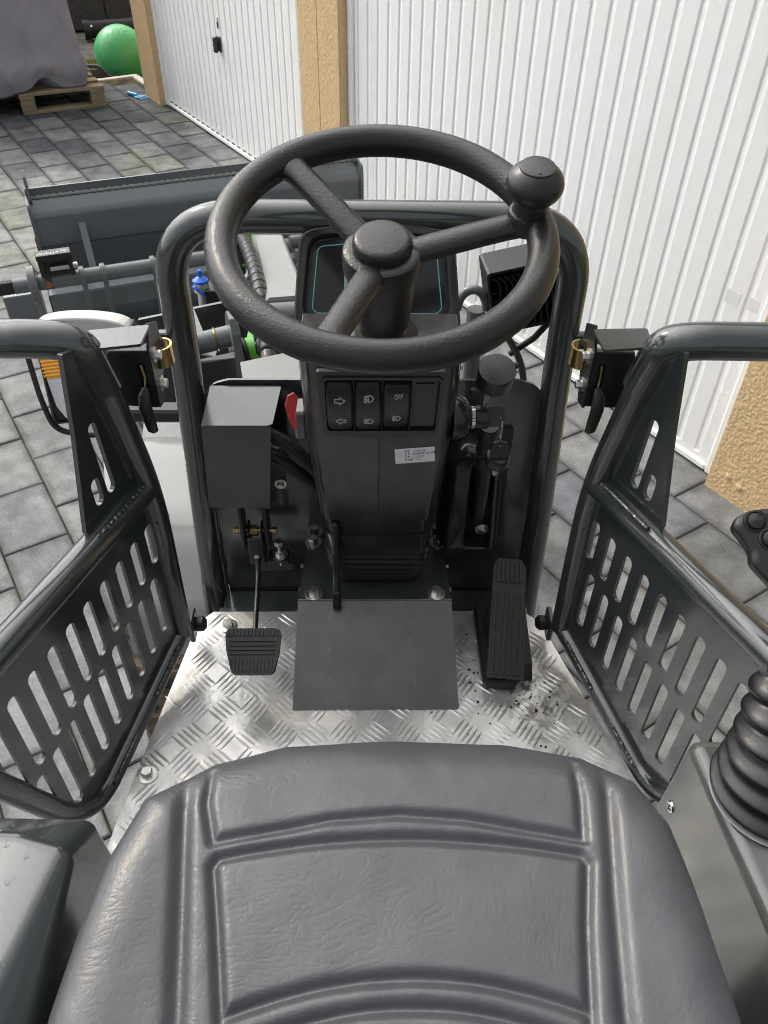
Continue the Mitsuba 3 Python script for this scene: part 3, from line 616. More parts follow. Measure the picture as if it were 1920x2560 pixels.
# ---- display pod
g = G('display_pod')
pb, pt = A([CX - .003, .880, 1.318]), A([CX - .003, .953, 1.413])
pv = pt - pb; PH = np.linalg.norm(pv); PDF = np.eye(4); ev = pv / PH
PDF[:3, 0], PDF[:3, 1], PDF[:3, 2], PDF[:3, 3] = (1, 0, 0), ev, np.cross((1, 0, 0), ev), pb
def podshape(w0, w1, h0, h1, peak, r): return Polygon([(-w0, h0), (w0, h0), (w1, h1), (0, h1 + peak), (-w1, h1)]).buffer(-r).buffer(r, quad_segs=8)
po = podshape(.106, .0955, -.035, PH - .005, .012, .022); pi = podshape(.093, .083, .004, PH - .014, .008, .020)
def ring_loop(poly, n, z, m):
    e = poly.exterior; s0 = e.project(Point(0, -1)); L = e.length
    c = A([e.interpolate((s0 + i / n * L) % L).coords[0] for i in range(n)])
    v = np.column_stack([c, np.full(n, z), np.ones(n)]); return (v @ m.T)[:, :3]
R = [ring_loop(po.buffer(-.016), 96, -.075, PDF), ring_loop(po.buffer(-.003), 96, -.045, PDF), ring_loop(po, 96, -.012, PDF), ring_loop(po, 96, -.004, PDF), ring_loop(po.buffer(-.0015), 96, -.0008, PDF), ring_loop(po.buffer(-.004), 96, 0, PDF),
     ring_loop(pi.buffer(.0015), 96, 0, PDF), ring_loop(pi, 96, -.002, PDF), ring_loop(pi.buffer(-.002), 96, -.007, PDF), ring_loop(pi.buffer(-.006), 96, -.0072, PDF)]
W(g + '__housing', rings_to_mesh(R), 'm_plastic', 40)
W(g + '__gasket', xf(prism(pi.buffer(-.0028).difference(pi.buffer(-.0050)), .0012), PDF @ frame((0, 0, -.0071), (1, 0, 0), ez=(0, 0, 1))), 'm_black', False)
W(g + '__screen', xf(prism(pi.buffer(-.0065), .001), PDF @ frame((0, 0, -.0070), (1, 0, 0), ez=(0, 0, 1))), 'm_screen', False)
tl_ = pi.buffer(-.0105); W(g + '__teal_outline', xf(prism(tl_.difference(tl_.buffer(-.0011)), .0004), PDF @ frame((0, 0, -.0059), (1, 0, 0), ez=(0, 0, 1))), 'm_teal', False)
cw = rrect(-.040, .026, .040, PH - .022, .003); W(g + '__centre_window', xf(prism(cw, .0004), PDF @ frame((0, 0, -.0059), (1, 0, 0), ez=(0, 0, 1))), 'm_bottle', False)
W(g + '__teal_outline', xf(prism(cw.buffer(.0008).difference(cw), .0005), PDF @ frame((0, 0, -.0059), (1, 0, 0), ez=(0, 0, 1))), 'm_teal', False)
W(g + '__pod_neck', hull([(CX - .086, .862, 1.30), (CX + .086, .862, 1.30), (CX - .08, .95, 1.33), (CX + .08, .95, 1.33), (CX - .08, .97, 1.12), (CX + .08, .97, 1.12), (CX - .085, .88, 1.12), (CX + .085, .88, 1.12)]), 'm_plastic')

# ---- steering wheel
g = G('steering_wheel')
WT = .28; WC = A([.015, .785, 1.469]); wn_ = A([0, -math.sin(WT), math.cos(WT)]); we = A([0, math.cos(WT), math.sin(WT)])
WF = np.eye(4); WF[:3, 0], WF[:3, 1], WF[:3, 2], WF[:3, 3] = (1, 0, 0), we, wn_, WC
t_ = np.linspace(0, 2 * np.pi, 161)
a_ = np.linspace(0, 2 * np.pi, 29) - math.pi / 2
def rim_ring(th):
    wob = 1 + .02 * max(0, math.cos(18 * th)) * 0
    rr, zz = .0162 * wob, .0172
    return [((.1635 + rr * math.cos(q)) * math.cos(th), (.1635 + rr * math.cos(q)) * math.sin(th), zz * math.sin(q)) for q in a_]
RV = A([rim_ring(th) for th in t_]); nr_, nc_ = RV.shape[:2]; RF = []
for i in range(nr_ - 1):
    for j in range(nc_ - 1):
        q = i * nc_ + j; RF += [[q, q + nc_, q + nc_ + 1], [q, q + nc_ + 1, q + 1]]
ruv = np.stack(np.meshgrid(t_ * .1635, a_ * .0168, indexing='ij'), -1).reshape(-1, 2)
rim = trimesh.Trimesh(RV.reshape(-1, 3), RF, process=False)
W(g + '__rim', xf(rim, WF), 'm_grip', True, uv=ruv)
for i, ang in enumerate((10, 130, 250)):
    c_, s_ = math.cos(math.radians(ang)), math.sin(math.radians(ang))
    R = []
    for q in np.linspace(0, 1, 14):
        r_ = .026 + q * .138; z_ = -.023 * (1 - q) ** 1.2 - .001
        w_ = .0148 + .0012 * (1 - q) + .016 * max(0, (q - .80) / .20) ** 2 ; h_ = .0115
        R.append([(r_ * c_ - s_ * w_ * math.cos(u), r_ * s_ + c_ * w_ * math.cos(u), z_ + h_ * math.sin(u)) for u in np.linspace(0, 2 * np.pi, 20, endpoint=False)])
    W(g + '__spoke', xf(rings_to_mesh(R), WF), 'm_grip', 60)
HD = WF @ frame((0, 0, -.013), (1, 0, 0), ez=(0, 0, 1))
W(g + '__hub', xf(lathe([(.030, -.105), (.032, -.10), (.0355, -.065), (.0375, -.035), (.0385, -.027), (.0415, -.025), (.0422, -.009), (.0408, -.003), (.037, -.0006), (.031, 0), (.0, 0)], 56), HD), 'm_grip', 40)
W(g + '__hub_cap', xf(lathe([(.0312, -.002), (.0312, .0065), (.0302, .0105), (.0280, .0128), (.024, .0140), (.012, .0148), (0, .0150)], 56), HD), 'm_grip', 40)
W(g + '__hub_gap', xf(lathe([(.0400, -.0268), (.0405, -.0262), (.0400, -.0256)], 48), HD), 'm_black', 40)
W(g + '__shaft_boot', xf(lathe([(.028, -.150), (.046, -.150), (.047, -.144), (.041, -.137), (.032, -.133), (.030, -.13)], 40), WF), 'm_rubber', 40)
W(g + '__shaft', xf(rod((0, 0, -.15), (0, 0, -.112), .024, 32), WF), 'm_steel', 40)
ka = math.radians(10); kc = (.1535 * math.cos(ka), .1535 * math.sin(ka), 0)
KF = WF @ frame(kc, (1, 0, 0), ez=(.0, .04, 1))
kp = [(.0195, .008), (.019, .013), (.0172, .018), (.0180, .021)]
for t in np.linspace(-.95, 1.0, 22):
    kp.append((.0292 * math.cos(t * 1.0) if t < .86 else .0292 * math.cos(t), .0430 + .0215 * math.sin(t)))
kp += [(.0150, .0614), (.0, .0620)]
W(g + '__knob', xf(lathe(kp, 56), KF), 'm_plastic_matt', 45)
kd = [(.0180, .0598), (.0180, .0613), (.0172, .0621), (.008, .0630), (0, .0632)]
W(g + '__knob_cap', xf(lathe(kd, 48), KF), 'm_plastic_matt', 45)
W(g + '__knob_cap_notch', xf(lathe([(.0014, .0620), (.0014, .0630)], 12, frame((0, -.0135, 0), (1, 0, 0), ez=(0, 0, 1))), KF), 'm_black')
W(g + '__knob_collar', xf(lathe([(.0225, -.006), (.0225, .008), (.021, .0125), (.0175, .0145)], 40), KF), 'm_grip', 40)

# ---- pedal cover box, brake pedal
W('pedal_cover', xf(prism(Polygon([(-.238, 1.0055), (-.148, 1.0035), (-.134, 1.1535), (-.2285, 1.1535)]).buffer(-.002).buffer(.002), .003), frame((0, .8955, 0), (1, 0, 0), ez=(0, -1, 0))), 'm_paint_console', 25)
W('pedal_cover', xf(prism(Polygon([(-.2295, .8925), (-.139, .8925), (-.132, .897), (-.1275, .992), (-.2315, .992)]).buffer(-.003).buffer(.003), .003), frame((0, 0, 1.1537), (1, 0, 0), ez=(0, 0, 1))), 'm_paint_console', 25)
W('pedal_cover', hull([(-.2305, .896, 1.153), (-.2305, .99, 1.153), (-.2280, .896, 1.153), (-.2280, .99, 1.153), (-.2395, .896, 1.006), (-.2395, .99, 1.02), (-.2370, .896, 1.006), (-.2370, .99, 1.02)]), 'm_paint_console', 25)
W('pedal_bracket', xf(prism(rrect(-.165, .985, -.128, 1.09, .01), .004), frame((0, .96, 0), (1, 0, 0), ez=(0, -1, 0))), 'm_powder', 25)
for z_ in (1.08, 1.0): W('pedal_bracket_bolt', hexbolt((-.137, .9555, z_), (0, -1, 0), .0055), 'm_zinc')
for i, (z0, z1, s) in enumerate(((1.125, 1.035, .03), (1.085, 1.03, .0))):
    W('hose', tube(fillet([(-.17, .93, z0), (-.13, .925, z0 - .012), (-.09, .92, z0 - .05), (-.05, .93, z1 - .04)], .05, 12), .0105, 16), 'm_rubber')
g = G('brake_pedal')
for x_ in (-.202, -.163): W(g + '__bracket', cbox((x_ - .004, .925, .885), (x_ + .004, .955, 1.02), .002), 'm_powder')
W(g + '__fork', cat(cbox((-.195, .921, .852), (-.1695, .926, .912), .002), cbox((-.195, .926, .852), (-.191, .95, .93), .002), cbox((-.1735, .926, .852), (-.1695, .95, .93), .002)), 'm_powder')
W(g + '__fork_hole', lathe([(.0045, 0), (.0045, .0012)], 20, axis_frame((-.183, .9212, .872), (-.183, .8, .872))), 'm_zinc')
W(g + '__pin', rod((-.213, .937, .917), (-.152, .937, .917), .0032), 'm_brass')
for x_, s_ in ((-.208, -1), (-.157, 1)): W(g + '__nut', hexbolt((x_, .937, .917), (s_, 0, 0), .0062, False), 'm_brass')
W(g + '__spring', tube([(-.196 + .018 * i / 90, .937 + .0085 * math.cos(i * .42), .917 + .0085 * math.sin(i * .42)) for i in range(91)], .0013, 8), 'm_brass')
W(g + '__arm', tube(fillet([(-.183, .935, .88), (-.181, .905, .845), (-.1745, .795, .845), (-.1735, .762, .846)], .03), .0042, 14), 'm_powder')
W(g + '__stop_arm', xf(prism(Polygon([(-.185, .835), (-.13, .838), (-.128, .848), (-.185, .853)]).buffer(.003), .004), frame((0, .93, 0), (1, 0, 0), ez=(0, -1, 0))), 'm_powder', 25)
W(g + '__stop_plate', cbox((-.165, .915, .862), (-.131, .945, .866), .001), 'm_powder')
W(g + '__stop_bolt', cat(hexbolt((-.146, .93, .888), (0, 0, 1), .0075, False), rod((-.146, .93, .845), (-.146, .93, .892), .0042), hexbolt((-.146, .93, .8665), (0, 0, 1), .0075)), 'm_zinc')
pm = frame((-.1725, .742, .851), (1, 0, 0), ez=(0, -.34, .94))
padp = Polygon([(-.040, .032), (.040, .032), (.039, -.0), (.033, -.034), (-.026, -.034), (-.036, 0)]).buffer(-.007).buffer(.009, quad_segs=6)
W(g + '__pad', xf(prism(padp, .009), pm), 'm_rubber', 30)
rb = [sbox(-.038 + i * .0056, .0215, -.0352 + i * .0056, .0325) for i in range(14)] + [sbox(-.031 + i * .0054, -.0335, -.0284 + i * .0054, -.0115) for i in range(12)] + [sbox(-.034, -.0075 + i * .0068, .034, -.0045 + i * .0068) for i in range(4)]
for r_ in rb:
    r2 = r_.intersection(padp.buffer(-.0015))
    if not r2.is_empty: W(g + '__rib', xf(prism(r2, .0022), pm @ frame((0, 0, .0088), (1, 0, 0), ez=(0, 0, 1))), 'm_rubber', False)

# ---- accelerator pedal
g = G('accelerator_pedal')
pA, pB = A([.2125, .736, .790]), A([.2305, .902, .884])
e_ = pB - pA; Lp = np.linalg.norm(e_); AF = frame(pA, np.cross(e_, np.cross(A([1, 0, 0]), e_)), ez=np.cross(A([1, 0, 0]), e_)); AF[:3, 1] = e_ / Lp; AF[:3, 0] = np.cross(AF[:3, 1], AF[:3, 2])
ap = Polygon([(-.029, 0), (.029, 0), (.026, Lp * .93), (.019, Lp), (-.019, Lp), (-.026, Lp * .93)]).buffer(-.003).buffer(.003)
W(g + '__pad', xf(prism(ap, .010), AF @ frame((0, 0, -.008), (1, 0, 0), ez=(0, 0, 1))), 'm_rubber', 30)
for x_ in np.linspace(-.022, .022, 6):
    for y0, y1 in ((.004, Lp * .70), (Lp * .79, Lp * .985)):
        xs_ = x_ * (.98 if y0 < .1 else .82)
        W(g + '__rib', xf(cbox((xs_ - .0024, y0, .0018), (xs_ + .0024, y1, .0042), .0006), AF), 'm_rubber', False)
W(g + '__base', cbox((.182, .742, .7515), (.236, .905, .772), .004), 'm_rubber')
W(g + '__side_housing', hull([(.236, .76, .7515), (.263, .76, .7515), (.236, .76, .79), (.259, .765, .79), (.236, .90, .7515), (.263, .90, .7515), (.236, .89, .835), (.256, .885, .83)]), 'm_rubber')
W(g + '__stem', cbox((.195, .835, .77), (.222, .865, .84), .004), 'm_rubber')

# ---- parking brake lever in its console
g = G('parking_brake')
con = Polygon([(.127, .856), (.214, .852), (.206, 1.02), (.190, 1.058), (.150, 1.064), (.131, 1.04)]).buffer(-.008).buffer(.012, quad_segs=6)
slot = Polygon([(.160, .868), (.201, .866), (.194, 1.02), (.180, 1.044), (.162, 1.045)]).buffer(-.006).buffer(.006)
R = []
CF = frame((0, .998, 0), (1, 0, 0), ez=(0, -1, 0))
def loop_dir(poly, n, z, c):
    e = poly.exterior; out = []
    for t in np.linspace(0, 2 * np.pi, n, endpoint=False):
        ray_ = LineString([c, (c[0] + math.cos(t), c[1] + math.sin(t))]); x_ = e.intersection(ray_)
        x_ = x_ if x_.geom_type == 'Point' else list(x_.geoms)[-1]; out.append((x_.x, x_.y, z))
    return (np.column_stack([A(out), np.ones(n)]) @ CF.T)[:, :3]
cc_ = (.175, .955)
W(g + '__console', rings_to_mesh([loop_dir(p_3, 120, z_, cc_) for p_3, z_ in ((con.buffer(.006), 0), (con.buffer(.005), .018), (con.buffer(.002), .032), (con.buffer(-.003), .042), (con.buffer(-.009), .049), (slot.buffer(.005), .0525), (slot.buffer(.002), .0515), (slot, .046), (slot, .014))]), 'm_screen', 50)
W(g + '__base_plate', xf(prism(rrect(.118, .842, .226, 1.08, .004), .006), CF), 'm_powder', False)
W(g + '__slot_floor', xf(prism(slot, .012), CF), 'm_black', False)
W(g + '__lever', rod((.182, .965, .905), (.170, .900, 1.135), .0108), 'm_rubber')
for z0 in (1.065, 1.098, 1.128):
    q = (z0 - .905) / .23; c_ = A([.182, .965, .905]) * (1 - q) + A([.170, .900, 1.135]) * q
    W(g + '__grip_ring', lathe([(.0132, 0), (.0158, .003), (.0152, .025), (.0132, .030)], 28, axis_frame(c_, c_ + A([-.012, -.065, .23]))), 'm_rubber')
W(g + '__bolt', hexbolt((.186, .942, .915), (0, -1, 0), .006), 'm_steel')

# ---- ignition switch with key, capped socket
g = G('ignition_switch')
io = A([.113, .845, 1.205])
W(g + '__boss', lathe([(.030, -.004), (.0295, .004), (.024, .014), (.016, .019)], 40, axis_frame(io, io + A([1, 0, 0]))), 'm_plastic')
W(g + '__collar', lathe([(.0145, .017), (.0145, .021)], 40, axis_frame(io, io + A([1, 0, 0]))), 'm_black')
kn = [(.0128 + .0006 * (-1) ** i, 0) for i in range(2)]
a2 = np.linspace(0, 2 * np.pi, 56, endpoint=False); rr_ = .0136 + .0007 * np.sign(np.sin(a2 * 14))
m_ = axis_frame(io, io + A([1, 0, 0]))
W(g + '__knurled_ring', xf(rings_to_mesh([[(r_ * math.cos(t), r_ * math.sin(t), z) for r_, t in zip(rr_, a2)] for z in (.0205, .0255)]), m_), 'm_steel', False)
W(g + '__dust_cap', lathe([(.0238, -.026), (.0238, -.002), (.0226, .0005), (.014, .002), (0, .0024)], 44, frame((.1595, .840, 1.2800), (1, 0, 0), ez=(-.18, -.42, .88))), 'm_plastic_matt')
W(g + '__dust_cap_tab', cbox((.176, .846, 1.276), (.187, .853, 1.283), .0015), 'm_plastic_matt')
W(g + '__dust_cap_tab', cbox((.128, .836, 1.246), (.143, .843, 1.252), .0015), 'm_plastic_matt')
W(g + '__lock_post', rod((.149, .848, 1.22), (.152, .846, 1.262), .004), 'm_steel')
kk = put('ignition_key', cat(lathe([(.0150, .0262), (.0153, .029), (.0153, .040), (.0142, .0432)], 36, m_), xf(prism(Polygon([(0, -.0125), (.014, -.0125), (.021, -.010), (.024, 0), (.021, .010), (.014, .0125), (0, .0125)]).difference(Point(.0175, -.001).buffer(.0026)), .008), frame(io + A([.0425, .004, -.003]), (1, 0, .0), ez=(0, -.75, .66)))), 'm_plastic_matt', 30)
tag(kk, 'black headed key plugged sideways into the ignition switch right of the column', 'key')
kr = put('key_ring', tube([A([.1745, .838, 1.188]) + .0145 * A([.12 * math.cos(t), .3 * math.cos(t), math.sin(t)]) for t in np.linspace(0, 2 * np.pi, 40, endpoint=False)], .0008, 8, closed=True), 'm_steel', 40)
tag(kr, 'thin steel ring joining the inserted key and the hanging spare key', 'key ring')
kk = hold('spare_key'); tag(kk, 'black spare key hanging blade down from the steel ring', 'key')
put('spare_key__bow', xf(prism(Polygon([(-.0125, 0), (.0125, 0), (.0125, .013), (.009, .021), (0, .024), (-.009, .021), (-.0125, .013)]).difference(Point(0, .0185).buffer(.0024)), .006), frame((.174, .829, 1.152), (1, 0, 0), ez=(0, -.95, .3))), 'm_plastic_matt', 30)
put('spare_key__collar', lathe([(.0150, -.0155), (.0164, -.013), (.0164, -.002), (.0150, .001), (.006, .0016)], 36, frame((.1735, .832, 1.152), (1, 0, 0), ez=(.02, -.16, .98))), 'm_plastic_matt')
put('spare_key__blade', xf(prism(Polygon([(-.004, 0), (.004, 0), (.004, -.016), (.001, -.022), (-.003, -.018), (-.0025, -.012)]), .002), frame((.171, .836, 1.139), (1, 0, 0), ez=(0, -.95, .2))), 'm_steel', 30)

# ---- work light behind the hoop
g = G('work_light')
LF = frame((.236, 1.105, 1.254), (.96, .06, .20), ez=(.22, -.97, .06))
lo_, li_ = rrect(-.057, -.050, .057, .050, .006), rrect(-.0535, -.0465, .0535, .0465, .005)
W(g + '__housing', xf(cat(prism(lo_.difference(li_), .070).apply_translation((0, 0, -.045)), prism(lo_, .004).apply_translation((0, 0, -.047))), LF), 'm_powder', 30)
for i, x_ in enumerate(np.linspace(-.040, .046, 10)):
    L0 = -.044 + (.0 if i > 2 else .0); 
    W(g + '__cooling_fin', xf(tube(fillet([(x_, -.045, .0), (x_, .020 + .006 * abs(i - 4.5) * .5, .0), (x_ - .010, .040, .0)], .02), 1., 8, sec=[(.0011, -.024), (.0011, .022), (-.0011, .022), (-.0011, -.024)], up=(0, 0, 1)), LF), 'm_powder', 25)
for i in range(5):
    W(g + '__side_fin', xf(cbox((-.0525, -.040 + i * .013, -.03), (-.041, -.0385 + i * .013, .018), .0005), LF), 'm_powder', 25)
W(g + '__yoke', tube([A([.262, 1.12, 1.225]), A([.290, 1.12, 1.222]), A([.293, 1.12, 1.205]), A([.265, 1.12, 1.165]), A([.232, 1.13, 1.13])], .0055, 10), 'm_powder')
W(g + '__cable', tube(fillet([(.225, 1.13, 1.16), (.245, 1.10, 1.135), (.252, 1.08, 1.10), (.235, 1.08, 1.085), (.19, 1.06, 1.09)], .03), .0055, 12), 'm_rubber')
W('lamp_post', tube([(.168, 1.10, 1.02), (.165, 1.10, 1.225)], .014, 20), 'm_paint_mid')
W('lifting_eye', tube([(.158 + .022 * math.cos(t), 1.10, 1.225 + .032 * math.sin(t)) for t in np.linspace(0, math.pi, 20)], .007, 12), 'm_paint_mid')

# ---- seat
g = 'seat'
ol = [(-.197, .352), (-.217, .292), (-.224, .240), (-.229, .185), (-.232, .10), (-.225, -.05), (.27, -.05), (.272, .10), (.269, .178), (.266, .255), (.260, .322), (.241, .365), (.198, .394), (.129, .409), (.027, .4145), (-.078, .409), (-.142, .390)]
ol = Polygon(ol).buffer(.012).buffer(-.012).buffer(-.012).buffer(.012)
def seat():
    n = 700; e = ol.exterior
    B = A([e.interpolate(t, normalized=True).coords[0] for t in np.arange(n) / n])
    for _ in range(30): B = (np.roll(B, 1, 0) + 2 * B + np.roll(B, -1, 0)) / 4
    ctr = A([.02, .17]); R_ = .045
    S = np.concatenate([np.linspace(.02, .75, 120), np.linspace(.753, .985, 90), np.linspace(.986, 1, 10)])
    tr = lambda x: A(x)
    g1 = LineString([(-.140, .372), (-.1385, .340), (-.1285, .306), (-.10, .311), (-.03, .324), (.025, .328), (.08, .324), (.15, .311), (.179, .305), (.184, .340), (.186, .376)])
    c2 = lambda y0, y1, x0, x1, n=14: [(x0 + (x1 - x0) * t, y0 + (y1 - y0) * (1 - (2 * t - 1) ** 2)) for t in np.linspace(0, 1, n)]
    top2 = c2(.292, .307, -.121, .175)
    g2 = LineString([(-.104, .176), (-.115, .235), (-.1255, .285)] + top2 + [(.179, .285), (.168, .235), (.158, .172)] + c2(.178, .202, .158, -.104))
    g3 = LineString([(-.10, .06), (-.101, .15)] + c2(.158, .183, -.098, .154) + [(.158, .15), (.156, .06)])
    gs = [LineString([(-.163, .378), (-.158, .34), (-.147, .26), (-.136, .18), (-.128, .05)]), LineString([(.213, .372), (.208, .34), (.195, .26), (.184, .18), (.175, .05)])]
    def hgt(P):
        pts = spoints(P[:, 0], P[:, 1]); z = np.full(len(P), 1.160)
        d = distance(e, pts); d = np.where(contains_xy(ol.buffer(1e-6), P[:, 0], P[:, 1]), d, 0)
        q = np.clip(R_ - d, 0, R_); z -= R_ * .62 - .62 * np.sqrt(np.maximum(R_ ** 2 - q ** 2, 0))
        fe = np.clip((d - .004) / .03, .15, 1)
        for L, w, dp in ((g1, .0045, .0054), (g2, .0048, .0062), (g3, .0048, .0062), (gs[0], .0072, .0074), (gs[1], .0066, .0064)):
            dd = distance(L, pts); z -= fe * dp * np.exp(-(dd / w) ** 2)
        side = np.clip((np.abs(P[:, 0] - .022) - .16) / .09, 0, 1); z += .012 * side ** 1.5
        z -= .006 * np.clip((P[:, 1] - .32) / .1, 0, 1) ** 2
        z += .0035 * (meshkit.fbm(np.column_stack([P[:, 0] * 14, P[:, 1] * 14, 0 * P[:, 0]]), 3) - .5)
        return z
    R = []
    for s in S:
        P = ctr + (B - ctr) * s; R.append(np.column_stack([P, hgt(P)]))
    zb = R[-1]
    for dz, sh in ((.006, .0008), (.016, .0012), (.03, .0005), (.05, -.004), (.07, -.010)):
        v = B - ctr; v /= np.linalg.norm(v, axis=1, keepdims=True)
        R.append(np.column_stack([B + v * sh, zb[:, 2] - dz]))
    return rings_to_mesh(R)
sm_ = seat()
W('seat__cushion', sm_, 'm_vinyl', True, uv=np.column_stack([sm_.vertices[:, 0], sm_.vertices[:, 1] - .6 * sm_.vertices[:, 2]]))
W('seat__base', rbox((-.20, -.15, .97), (.24, .32, 1.09), .03), 'm_black')
W('seat__pedestal', rbox((-.19, -.25, .745), (.23, .30, .98), .02), 'm_paint')

# ---- side consoles
def hullr(P, r): 
    s = trimesh.creation.icosphere(2, 1.).vertices
    return hull(np.vstack([A(p) + s * q for p, q in P]))
g = G('side_console', 'left rounded dark grey console beside the seat')
LH = [((-.292, .305, 1.142), .018), ((-.262, .297, 1.138), .018), ((-.298, .05, 1.158), .018), ((-.60, .32, 1.132), .022), ((-.60, .0, 1.14), .022), ((-.262, .340, 1.095), .016), ((-.60, .358, 1.07), .02),
    ((-.248, .335, 1.03), .010), ((-.252, -.2, 1.09), .012), ((-.248, .335, .80), .01), ((-.60, .36, .80), .01), ((-.252, -.2, .80), .01), ((-.60, -.2, .8), .01), ((-.60, -.2, 1.13), .02)]
W(g + '__hood', hullr(LH, 1), 'm_paint', 40)
hood_mesh = hullr(LH, 1); fn_, fo_ = hood_mesh.face_normals, hood_mesh.triangles[:, 0]; up_f = fn_[:, 2] > .05
def hood_z(x, y): return (((fn_ * fo_).sum(1) - fn_[:, 0] * x - fn_[:, 1] * y) / fn_[:, 2])[up_f].min() if False else min(((fn_[q] @ fo_[q]) - fn_[q, 0] * x - fn_[q, 1] * y) / fn_[q, 2] for q in np.nonzero(up_f)[0])
dp = []
for i in range(34):
    x_, y_ = rng.uniform(-.345, -.268), rng.uniform(.20, .335)
    s_ = trimesh.creation.icosphere(2, 1.); s_.vertices *= A([rng.uniform(.001, .0022), rng.uniform(.0012, .0032), .0009]); s_.apply_transform(trimesh.transformations.rotation_matrix(rng.uniform(-.6, .6), (0, 0, 1)))
    dp.append(s_.apply_translation((x_, y_, hood_z(x_, y_) + .0002)))
scene['m_water'] = {'type': 'dielectric', 'int_ior': 1.33, 'ext_ior': 1.0}
k = W(g + '__water_drops', cat(*dp), 'm_water', True); tag(k, kind='stuff')
g = G('side_console', 'right console carrying the joystick boot')
RC = [((.338, .425, 1.084), .014), ((.352, .275, 1.084), .014), ((.372, .05, 1.084), .014), ((.60, .425, 1.084), .014), ((.60, .0, 1.084), .014), ((.334, .440, .82), .008), ((.60, .45, .82), .008), ((.352, .0, .82), .008), ((.60, 0, .82), .008), ((.60, .0, 1.08), .01), ((.376, .0, 1.088), .01)]
W(g + '__box', hullr(RC, 1), 'm_paint_console', 40)
W(g + '__screw', cat(lathe([(.0075, 0), (.0075, .002), (.006, .004), (0, .0045)], 24, axis_frame((.327, .415, 1.0), (.2, .40, 1.0)))), 'm_zinc')
W(g + '__screw_cross', cat(cbox((.3219, .4105, .9993), (.3235, .4195, 1.0007), .0002), cbox((.3219, .4143, .9955), (.3235, .4157, 1.0045), .0002)), 'm_black', False)

g = G('joystick')
jb, jt = A([.383, .376, 1.1000]), A([.388, .450, 1.190]); jv = jt - jb; jl = np.linalg.norm(jv)
R = []
nf = 6
for i in range(nf * 12 + 1):
    q = i / (nf * 12); c_ = jb + (jt - jb) * q + A([0, -.012, .0]) * math.sin(q * math.pi)
    env = .054 * (1 - q) ** .9 + .0195 * q ** .8 ; lob = .5 + .5 * math.cos(2 * math.pi * (q * nf - .45)); r_ = env * (.76 + .31 * lob ** .5)
    tilt = q * .75; nz = A([0, math.sin(tilt) * .62, math.cos(tilt)]); nz /= np.linalg.norm(nz)
    fx = np.cross([0, 1, 0], nz); fx /= np.linalg.norm(fx); fy = np.cross(nz, fx)
    R.append([c_ + r_ * (math.cos(t) * fx + math.sin(t) * fy) for t in np.linspace(0, 2 * np.pi, 48, endpoint=False)])
W(g + '__boot', rings_to_mesh(R), 'm_boot', True)
W(g + '__boot_ring', lathe([(.0555, 0), (.0565, .001), (.0555, .002), (.05, .002)], 48, frame(jb + A([0, 0, -.0006]), (1, 0, 0), ez=(0, 0, 1))), 'm_paint_pale')
W(g + '__stick', tube(fillet([jt - A([0, .01, .012]), (.396, .478, 1.222), (.398, .505, 1.245)], .02), .011, 20), 'm_plastic_matt')
HF = frame((.391, .553, 1.270), (1, 0, 0), ez=(-.10, -.56, .82))
ho_ = Polygon(A([(-73, 27), (-62, 44), (-30, 60), (20, 66), (75, 58), (108, 20), (100, -60), (72, -140), (30, -150), (0, -115), (-30, -78), (-42, -60), (-42, -35), (-58, -5), (-72, 14)]) * .000447).buffer(-.003).buffer(.003, quad_segs=6)
R = [ring_loop(ho_.buffer(b), 90, z, HF) for b, z in ((-.012, -.024), (-.006, -.022), (-.002, -.014), (0, -.006), (-.0006, -.002), (-.003, 0), (-.006, .0012), (-.0062, .0008), (-.009, .0014))]
W(g + '__handle', rings_to_mesh(R), 'm_plastic_matt', 50)
for x_, y_ in ((-28, 32), (0, -8), (44, 34), (62, -12)):
    bm = HF @ frame((x_ * .000447, y_ * .000447, .0008), (1, 0, 0), ez=(0, 0, 1))
    W(g + '__button_collar', xf(lathe([(.0112, 0), (.0110, .0016), (.0096, .0022), (.0090, .0008)], 36), bm), 'm_black')
    W(g + '__button', xf(lathe([(.0086, .0004), (.0084, .0022), (.0075, .0048), (.004, .0062), (0, .0066)], 36), bm), 'm_plastic')
W(g + '__handle_groove', xf(prism(Polygon(A([(-22, 56), (8, 30), (22, 2), (28, 4), (18, 36), (-14, 58)]) * .000447), .0006), HF @ frame((0, 0, .0012), (1, 0, 0), ez=(0, 0, 1))), 'm_black', False)

